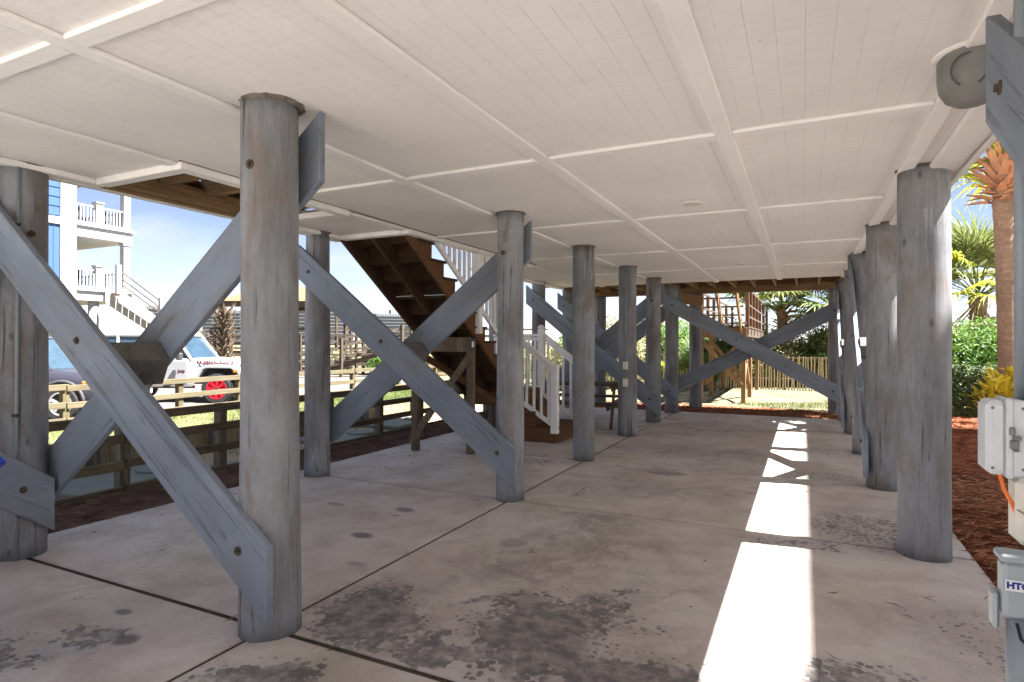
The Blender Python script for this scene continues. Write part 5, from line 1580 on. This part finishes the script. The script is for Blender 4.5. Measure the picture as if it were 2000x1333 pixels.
# scrub beyond the picket fence
rs = random.Random(77)
labs = ['olive scrub clump with yellow tips past the far slab corner', 'olive scrub clump behind the pickets near the landing', 'scrub clump behind the pickets under the wide brace', 'scrub clump behind the pickets near the end pile', 'dry brushy clump seen through the middle piles', 'low dune scrub clump beyond the picnic table', 'tall leafy dune bush between the far piles', 'green dune bush behind the stairs', 'dense dune bush far behind the cabbage palms', 'leafy dune bush behind the short palm', 'hazy dune thicket behind the boardwalk legs']
spots = [(-4.2, 22.5, 1.2, 1.3, 'bush'), (-2.6, 23.4, 1.3, 0.9, 'scrub'), (-1.2, 24.0, 1.4, 1.0, 'scrub'), (0.9, 24.6, 1.4, 1.1, 'scrub'), (-6.2, 21.5, 1.1, 1.3, 'scrub'), (-7.6, 20.5, 1.0, 0.8, 'scrub'), (-5.3, 24.6, 1.3, 1.6, 'scrub'), (-8.2, 23.0, 1.3, 1.2, 'bush'), (0.6, 26.5, 2.2, 1.6, 'hedge'), (4.6, 22.0, 2.0, 1.2, 'hedge'), (-3.3, 27.5, 2.4, 1.5, 'hedge')]
for (lab, (x, y, r_, h_, mt)) in zip(labs, spots):
    bush('dune_bush', lab, 'bush', (x, y, -0.15), (r_, r_ * 0.8, h_), 3800, 0.085, M[mt], rs.randrange(999), group='scrub beyond the picket fence')

# picket fence
pf = thing('picket_fence', 'thin weathered picket fence between the back lawn and the dunes', 'fence', (-2, 21.65, -0.15))
pm = MB().add([(-0.02, -0.01, 0), (0.02, -0.01, 0), (0.02, 0.01, 0), (-0.02, 0.01, 0), (-0.018, -0.01, 1.12), (0.018, -0.01, 1.12), (0.018, 0.01, 1.12), (-0.018, 0.01, 1.12), (0, -0.01, 1.16), (0, 0.01, 1.16)],
              [(3, 2, 1, 0), (0, 1, 5, 4), (1, 2, 6, 5), (2, 3, 7, 6), (3, 0, 4, 7), (4, 5, 8), (7, 9, 6), (5, 6, 9, 8), (4, 8, 9, 7)]).mesh('picket')
pm.materials.append(M['picket_wood'])
for i in range(118):
    x = -7.6 + i * 0.085 + rs.uniform(-0.01, 0.01)
    if x > 2.4: break
    mtx = Matrix.Translation((x + 2, rs.uniform(-0.01, 0.01), rs.uniform(-0.03, 0.03))) @ Matrix.Rotation(R(rs.uniform(-2, 2)), 4, 'Y')
    link('picket', pm, None, pf, matrix=mtx)
for z in (0.95, 0.25):
    beam('rail', (-7.7, 21.69, z), (2.4, 21.69, z), 0.07, 0.035, M['old_wood'], pf, side=(0, 1, 0))
for x in (-7.6, -5.2, -2.9, -0.6, 1.7):
    post('post', x, 21.74, -0.3, 1.06, 0.09, 0.09, M['old_wood_z'], pf)

# strap leaved lily by the fence
t = thing('strap_leaf_plant', 'small green strap leaved plant at the foot of the dark fence', 'plant', (-6.15, 4.05, -0.25))
mb = MB()
for i in range(18):
    a = i * 2.4; l_ = random.uniform(0.25, 0.42); sd = V((-math.sin(a), math.cos(a), 0)) * 0.012; d = V((math.cos(a), math.sin(a), 0))
    vs = []
    for f in (0, 0.4, 0.75, 1.0):
        p = d * l_ * 0.75 * f + V((0, 0, l_ * (1.5 * f - 1.0 * f * f)))
        vs += [p - sd * (1 - f * 0.8), p + sd * (1 - f * 0.8)]
    mb.add(vs, [(0, 1, 3, 2), (2, 3, 5, 4), (4, 5, 7, 6)])
mb.build('leaf', M['bush'], t, local=True, kind='stuff')
t = thing('weed', 'thin upright weed in the sand by the lid pad', 'plant', (-6.6, 3.95, -0.43))
mb = MB().tube((0, 0, 0), (0.01, 0, 0.34), 0.004, 0.002, 5)
for i in range(14):
    z = 0.06 + i * 0.02; a = i * 2.1
    mb.add([(0, 0, z), (0.04 * math.cos(a) - 0.012 * math.sin(a), 0.04 * math.sin(a) + 0.012 * math.cos(a), z + 0.02), (0.07 * math.cos(a), 0.07 * math.sin(a), z + 0.03), (0.04 * math.cos(a) + 0.012 * math.sin(a), 0.04 * math.sin(a) - 0.012 * math.cos(a), z + 0.02)], [(0, 1, 2, 3)])
mb.build('leaf', M['bush'], t, local=True, kind='stuff')

# ================================================================ blue house across the drive
bh = thing('blue_house', 'bright blue and white beach house on stilts with stacked porches', 'house', (-30, 14, -0.15))
HX = -30.0
W = M['white_wall']
MB().box(-40, HX, 4.0, 15.2, 3.4, 12.5).build('wall', M['blue_wall'], bh)
# board seams: thin upright battens on the blue wall
for k in range(15):
    y = 4.3 + k * 0.76
    MB().box(HX, HX + 0.03, y, y + 0.05, 3.5, 6.6).build('batten', M['blue_wall'], bh)
for k in range(13):
    MB().box(HX, HX + 0.025, 4.0, 15.2, 7.1 + k * 0.42, 7.13 + k * 0.42).build('clapboard', M['blue_wall'], bh)
MB().box(HX - 0.1, HX + 0.09, 15.2, 15.86, 3.35, 12.5).build('corner_board', W, bh, bevel=0.02)
MB().box(HX, HX + 0.075, 4.0, 15.2, 6.72, 7.04).build('band_board', W, bh)
MB().box(HX, HX + 0.07, 4.0, 15.2, 3.2, 3.5).build('band_board', W, bh)
MB().box(HX, HX + 0.07, 14.35, 14.5, 3.5, 6.72).build('corner_board', W, bh)
MB().box(-40.5, HX + 0.5, 3.6, 19.0, 12.5, 12.8).build('roof', M['roof_grey'], bh)
# porches beyond the corner
for z0, z1 in ((6.30, 6.92), (3.36, 3.92)):
    MB().box(-36, HX + 0.05, 15.87, 18.40, z0, z1).build('porch_floor', W, bh, bevel=0.02)
    MB().box(-36.1, HX + 0.14, 15.87, 18.52, z1 - 0.10, z1 + 0.01).build('porch_edge', W, bh)
MB().box(-36, HX + 0.05, 15.87, 18.40, 9.6, 10.2).build('porch_beam', W, bh)
for z0, z1 in ((3.92, 6.30), (6.92, 9.6)):
    for x, y in ((HX - 0.15, 18.18), (-35.8, 18.18), (-35.8, 16.1)):
        MB().box(x - 0.16, x + 0.16, y - 0.16, y + 0.16, z0, z1).box(x - 0.2, x + 0.2, y - 0.2, y + 0.2, z1 - 0.12, z1 - 0.001).build('column', W, bh)
for zt in (6.92, 3.92):
    MB().box(HX - 0.18, HX - 0.10, 15.87, 18.02, zt + 0.87, zt + 0.94).build('top_rail', W, bh)
    MB().box(HX - 0.18, HX - 0.10, 15.87, 18.02, zt + 0.08, zt + 0.14).build('bottom_rail', W, bh)
    MB().box(-35.7, HX - 0.2, 18.14, 18.22, zt + 0.87, zt + 0.94).build('top_rail', W, bh)
    for k in range(14):
        y = 15.95 + k * 0.148
        MB().box(HX - 0.165, HX - 0.115, y, y + 0.05, zt + 0.1, zt + 0.88).build('baluster', W, bh)
    for k in range(26):
        x = -35.6 + k * 0.21
        MB().box(x, x + 0.05, 18.16, 18.2, zt + 0.1, zt + 0.88).build('baluster', W, bh)
    MB().box(HX - 0.3, HX + 0.02, 16.75, 17.05, zt, zt + 1.08).box(HX - 0.34, HX + 0.06, 16.71, 17.09, zt + 1.08, zt + 1.14).build('newel_post', W, bh)
MB().box(-35.9, -31.5, 15.85, 16.0, 3.9, 12.4).build('porch_wall', M['white_wall'], bh)
for x, y in ((HX - 0.3, 16.8), (HX - 0.3, 5.0), (HX - 0.3, 8.5), (HX - 0.3, 12.5), (-35, 17.8), (-35, 12.5)):
    MB().lathe([(0.22, -0.1), (0.22, 3.45)], 16, (x, y, -0.1)).build('pier', W, bh, smooth=True)
MB().box(-38, -31.6, 5.5, 17.0, -0.2, 2.25).build('storage_wall', W, bh)
# outside stair going down toward the back
for dx in (0.15, 1.15):
    MB().prism([(17.05, 3.92), (17.05, 3.30), (22.6, -0.15), (23.2, -0.15)], 'x', HX + dx, HX + dx + 0.08).build('stair_stringer', W, bh)
for k in range(20):
    f = (k + 0.5) / 20
    MB().box(HX + 0.23, HX + 1.15, 17.1 + 6.0 * f, 17.1 + 6.0 * f + 0.28, 3.80 - 4.0 * f, 3.84 - 4.0 * f).build('tread', M['new_wood'], bh)
for dz in (0.95, 0.62, 0.35):
    beam('stair_rail', (HX + 1.19, 17.05, 3.9 + dz), (HX + 1.19, 19.15, 2.5 + dz), 0.05, 0.05, M['grey_wood'], bh, side=(1, 0, 0), bevel=0)
for y, z in ((17.05, 3.9), (19.15, 2.5), (22.9, 0.0)):
    MB().box(HX + 1.1, HX + 1.28, y - 0.1, y + 0.1, z - 0.2, z + 1.15).build('newel_post', W, bh)
for (y, z, lab) in ((16.35, 6.93, 'dark porch chair on the upper porch of the blue house'), (17.5, 6.93, 'second porch chair on the upper porch by the corner column'), (16.4, 3.93, 'dark porch chair on the lower porch of the blue house')):
    t = thing('porch_chair', lab, 'chair', (HX - 0.75, y, z), group='porch chairs on the blue house')
    MB().box(-0.25, 0.25, -0.25, 0.25, 0.38, 0.43).build('seat', M['trim'], t, local=True)
    MB().box(-0.28, -0.22, -0.25, 0.25, 0.43, 0.95).build('backrest', M['trim'], t, local=True)
    for a in (-0.22, 0.22):
        for b in (-0.22, 0.22):
            MB().box(a - 0.025, a + 0.025, b - 0.025, b + 0.025, 0, 0.38).build('leg', M['trim'], t, local=True)

# pavilion with tan roof
pv = thing('pavilion', 'open pavilion with an orange tan roof beyond the parked cars', 'pavilion', (-29, 25.5, -0.15))
c = V((-27.5, 26.0, 0)); u_ = V((0.9, 0.44, 0)); v_ = V((-0.44, 0.9, 0))
vs = []
for (a, b) in ((-3.2, -2.2), (3.2, -2.2), (3.2, 2.2), (-3.2, 2.2)):
    p = c + u_ * a + v_ * b; vs.append((p.x, p.y, 3.75))
for (a, b) in ((-1.2, 0), (1.2, 0)):
    p = c + u_ * a + v_ * b; vs.append((p.x, p.y, 4.75))
MB().add(vs, [(0, 1, 5, 4), (1, 2, 5), (2, 3, 4, 5), (3, 0, 4), (3, 2, 1, 0)]).build('roof', M['roof'], pv)
for (a, b) in ((-2.9, -2), (2.9, -2), (2.9, 2), (-2.9, 2), (0, -2)):
    p = c + u_ * a + v_ * b
    post('post', p.x, p.y, -0.2, 3.7, 0.2, 0.2, M['grey_wood_z'], pv)
for sgn in (-2, 2):
    a = c + u_ * -3.0 + v_ * sgn; b = c + u_ * 3.0 + v_ * sgn
    beam('header', (a.x, a.y, 3.58), (b.x, b.y, 3.58), 0.3, 0.12, M['grey_wood'], pv)

# boardwalk with stairs
def walkway(label, A, B, z, w, rails, step, group=None, ramp=None):
    A, B = V((*A, 0)), V((*B, 0)); d = B - A; ln = d.length; d.normalize(); s_ = V((-d.y, d.x, 0))
    t = thing('boardwalk', label, 'boardwalk', (A.x, A.y, -0.15), group=group)
    for sd in (-w / 2, w / 2):
        beam('side_beam', A + s_ * sd + V((0, 0, z - 0.12)), B + s_ * sd + V((0, 0, z - 0.12)), 0.25, 0.05, M['grey_wood'], t, bevel=0)
        for r_ in rails:
            beam('rail', A + s_ * sd + V((0, 0, z + r_)), B + s_ * sd + V((0, 0, z + r_)), 0.09, 0.045, M['grey_wood'], t, bevel=0)
        k = 0.0
        while k <= ln:
            p = A + d * k + s_ * sd
            post('post', p.x, p.y, -0.3, z + max(rails) + 0.05, 0.12, 0.12, M['grey_wood_z'], t, 0)
            k += step
    n = int(ln / 0.3)
    for i in range(n):
        p = A + d * (i * 0.3)
        q = beam('walk_board', p - s_ * (w / 2 + 0.04) + V((0, 0, z + 0.02)), p + s_ * (w / 2 + 0.04) + V((0, 0, z + 0.02)), 0.04, 0.27, M['grey_wood'], t, bevel=0)
    return t


walkway('long silvered boardwalk on posts beyond the lawn', (-26.0, 20.5), (-13.2, 27.2), 0.55, 1.5, (1.25, 0.95, 0.6, 0.3), 1.35)
walkway('second silvered boardwalk crossing behind the first', (-31.0, 24.0), (-14.0, 33.5), 0.9, 1.5, (1.35, 0.9, 0.5), 1.9)
bst = thing('boardwalk_stairs', 'silvered stairs climbing to the boardwalk beyond the bleached fence', 'staircase', (-19, 21, -0.15))
for off in (0, 1.1):
    for dz in (0.0, 0.9, 0.55):
        beam('stringer' if dz == 0 else 'rail', (-20.5 + off * 0.4, 19.9 + off * -0.2 + off, 0.0 + dz), (-17.6 + off * 0.4, 22.4 + off, 1.3 + dz), 0.2 if dz == 0 else 0.09, 0.05, M['grey_wood'], bst, bevel=0)
for k in range(8):
    f = (k + 0.5) / 8
    beam('tread', (-20.5 + 2.9 * f, 19.9 + 2.5 * f, 1.3 * f + 0.08), (-20.06 + 2.9 * f, 20.8 + 2.5 * f, 1.3 * f + 0.08), 0.04, 0.26, M['grey_wood'], bst, bevel=0)
for p, z in (((-17.6, 22.4), 1.3), ((-20.5, 19.9), 0.0), ((-19.0, 21.15), 0.65), ((-17.2, 23.3), 1.3)):
    post('post', p[0], p[1], -0.3, z + 1.0, 0.12, 0.12, M['grey_wood_z'], bst, 0)
post_ = thing('utility_pole', 'thin brown pole rising above the boardwalk', 'pole', (-23.0, 25.2, -0.2))
MB().tube((-23.0, 25.2, -0.2), (-23.0, 25.2, 3.1), 0.09, 0.07, 8).build('shaft', M['twig'], post_)

# dry spiky trunk plant
t = thing('spiky_trunk', 'dry brown trunk bristling with upturned leaf bases behind the white car', 'dead palm', (-20.9, 16.5, -0.15))
mb = MB().tube((0, 0, 0), (0, 0, 3.0), 0.13, 0.10, 10)
mb.build('trunk', M['twig'], t, local=True)
bm2 = MB().add([(0, -0.05, 0), (0, 0.05, 0), (0.3, 0.03, 0.30), (0.36, 0, 0.55), (0.3, -0.03, 0.30), (0, 0, 0.08), (0.27, 0, 0.33)], [(0, 1, 2, 4), (4, 2, 3), (5, 6, 2, 1), (0, 4, 6, 5), (6, 3, 2), (4, 3, 6)]).mesh('leaf_base')
bm2.materials.append(M['twig'])
for i in range(80):
    az = i * 2.399; z = 0.3 + 2.5 * i / 80
    link('leaf_base', bm2, None, t, matrix=Matrix.Translation((0.1 * math.cos(az), 0.1 * math.sin(az), z)) @ Matrix.Rotation(az, 4, 'Z'))
bush('dry_shrub', 'dry brown shrub beside the spiky trunk', 'shrub', (-22.6, 16.6, -0.15), (1.0, 1.0, 1.0), 2500, 0.09, M['twig'], 91)
bush('leafy_bush', 'small green tree left of the dark pile beyond the grey suv', 'bush', (-25.5, 11.8, -0.15), (0.9, 0.9, 1.3), 3000, 0.1, M['bush'], 92)
for i, (x, y, s_, mt, lab) in enumerate(((-15.8, 24.5, 1.1, 'scrub', 'scrub clump under the boardwalk stairs'), (-18.5, 24.0, 1.0, 'bush', 'green clump behind the boardwalk stairs'), (-22.0, 23.8, 1.1, 'scrub', 'scrub clump under the far boardwalk'), (-25, 22.5, 1.0, 'scrub', 'scrub clump behind the white car hood'), (-12.8, 26.5, 1.3, 'bush', 'green clump beyond the stair flight'), (-10.5, 24.5, 1.2, 'scrub', 'scrub clump beyond the stair landing'), (-16.5, 28, 1.6, 'scrub', 'wide scrub clump between the boardwalks'))):
    bush('dune_bush', lab, 'bush', (x, y, -0.2), (s_ * 1.3, s_, s_ * 0.62), 2600, 0.09, M[mt], 200 + i, group='scrub round the boardwalks')

# distant condo towers
def tower(label, A, B, h, floors, cols, depth=25, group='distant white condo towers'):
    A, B = V((*A, 0)), V((*B, 0)); d = B - A; ln = d.length; d.normalize(); n_ = V((d.y, -d.x, 0))
    if n_.dot(-A) < 0: n_ = -n_
    t = thing('condo_tower', label, 'tower', (A.x, A.y, -0.7), group=group)
    q = [A, B, B - n_ * depth, A - n_ * depth]
    MB().add([(p.x, p.y, z) for z in (-0.7, h) for p in q], [(0, 1, 2, 3), (4, 5, 6, 7), (0, 1, 5, 4), (1, 2, 6, 5), (2, 3, 7, 6), (3, 0, 4, 7)]).build('wall', M['condo'], t)
    fh = h / floors
    wb = MB(); sb = MB()
    for f in range(floors):
        for c_ in range(cols):
            p = A + d * (ln * (c_ + 0.5) / cols) + n_ * 0.15
            hw = ln / cols * 0.27
            z0 = f * fh + fh * 0.3
            wb.add([(p - d * hw + V((0, 0, z0))), (p + d * hw + V((0, 0, z0))), (p + d * hw + V((0, 0, z0 + fh * 0.5))), (p - d * hw + V((0, 0, z0 + fh * 0.5)))], [(0, 1, 2, 3)])
        a = A + n_ * 0.1; b = B + n_ * 0.1; c2 = B + n_ * 1.6; d2 = A + n_ * 1.6; z = f * fh + fh * 0.12
        sb.add([(p.x, p.y, zz) for zz in (z, z + 0.35) for p in (a, b, c2, d2)], [(0, 1, 2, 3), (4, 5, 6, 7), (0, 1, 5, 4), (1, 2, 6, 5), (2, 3, 7, 6), (3, 0, 4, 7)])
    wb.build('window', M['window'], t, kind='stuff')
    sb.build('balcony', M['condo'], t, kind='stuff')
    a = A + d * ln * 0.4; b = A + d * ln * 0.6
    MB().add([(p.x, p.y, z) for z in (h, h + 4) for p in (a, b, b - n_ * 8, a - n_ * 8)], [(0, 1, 2, 3), (4, 5, 6, 7), (0, 1, 5, 4), (1, 2, 6, 5), (2, 3, 7, 6), (3, 0, 4, 7)]).build('roof_plant', M['condo'], t)


def at(px, D):
    d = rv * ((px - 1000) / 1169.1 * D) + fv * D
    return (d.x, d.y)


tower('distant white condo tower right of the bluish pile', at(632, 520), at(690, 540), 33, 11, 12)
tower('distant white condo tower seen through the stair triangle', at(735, 560), at(805, 575), 29, 10, 14)
tower('distant white condo slab behind the spiky trunk', at(395, 520), at(470, 530), 30, 10, 14)
tower('distant white condo block right of the blue house stairs', at(285, 480), at(345, 490), 31, 10, 12)
tower('distant white condo tower seen between nearest pile and bluish pile', at(575, 500), at(612, 505), 34, 11, 8)

# ================================================================ neighbour on the sunny side, stands out of frame and shades the mulch bed
nb = thing('neighbour_house', 'tall pale neighbouring house beyond the mulch bed', 'house', (9, 3, -0.1))
zt = 1.881 * (6.6 - 0.01)
MB().box(6.6, 10.2, -14, 13.15, 2.9, zt).build('wall', M['tan_wall'], nb)
MB().box(6.602, 10.3, -14.2, 13.1, zt + 0.001, zt + 0.12).build('roof', M['roof_grey'], nb)
for xx in (6.8, 10.0):
    for k in range(8):
        MB().tube((xx, -13.6 + k * 3.75, -0.2), (xx, -13.6 + k * 3.75, 2.9), 0.15, 0.14, 12).build('pile', M['pile'], nb, smooth=True)
for k in range(5):
    for z in (3.4, 6.3, 9.2):
        y = -10 + k * 4.6
        MB().box(6.56, 6.598, y, y + 1.3, z, z + 1.6).build('window', M['window'], nb)
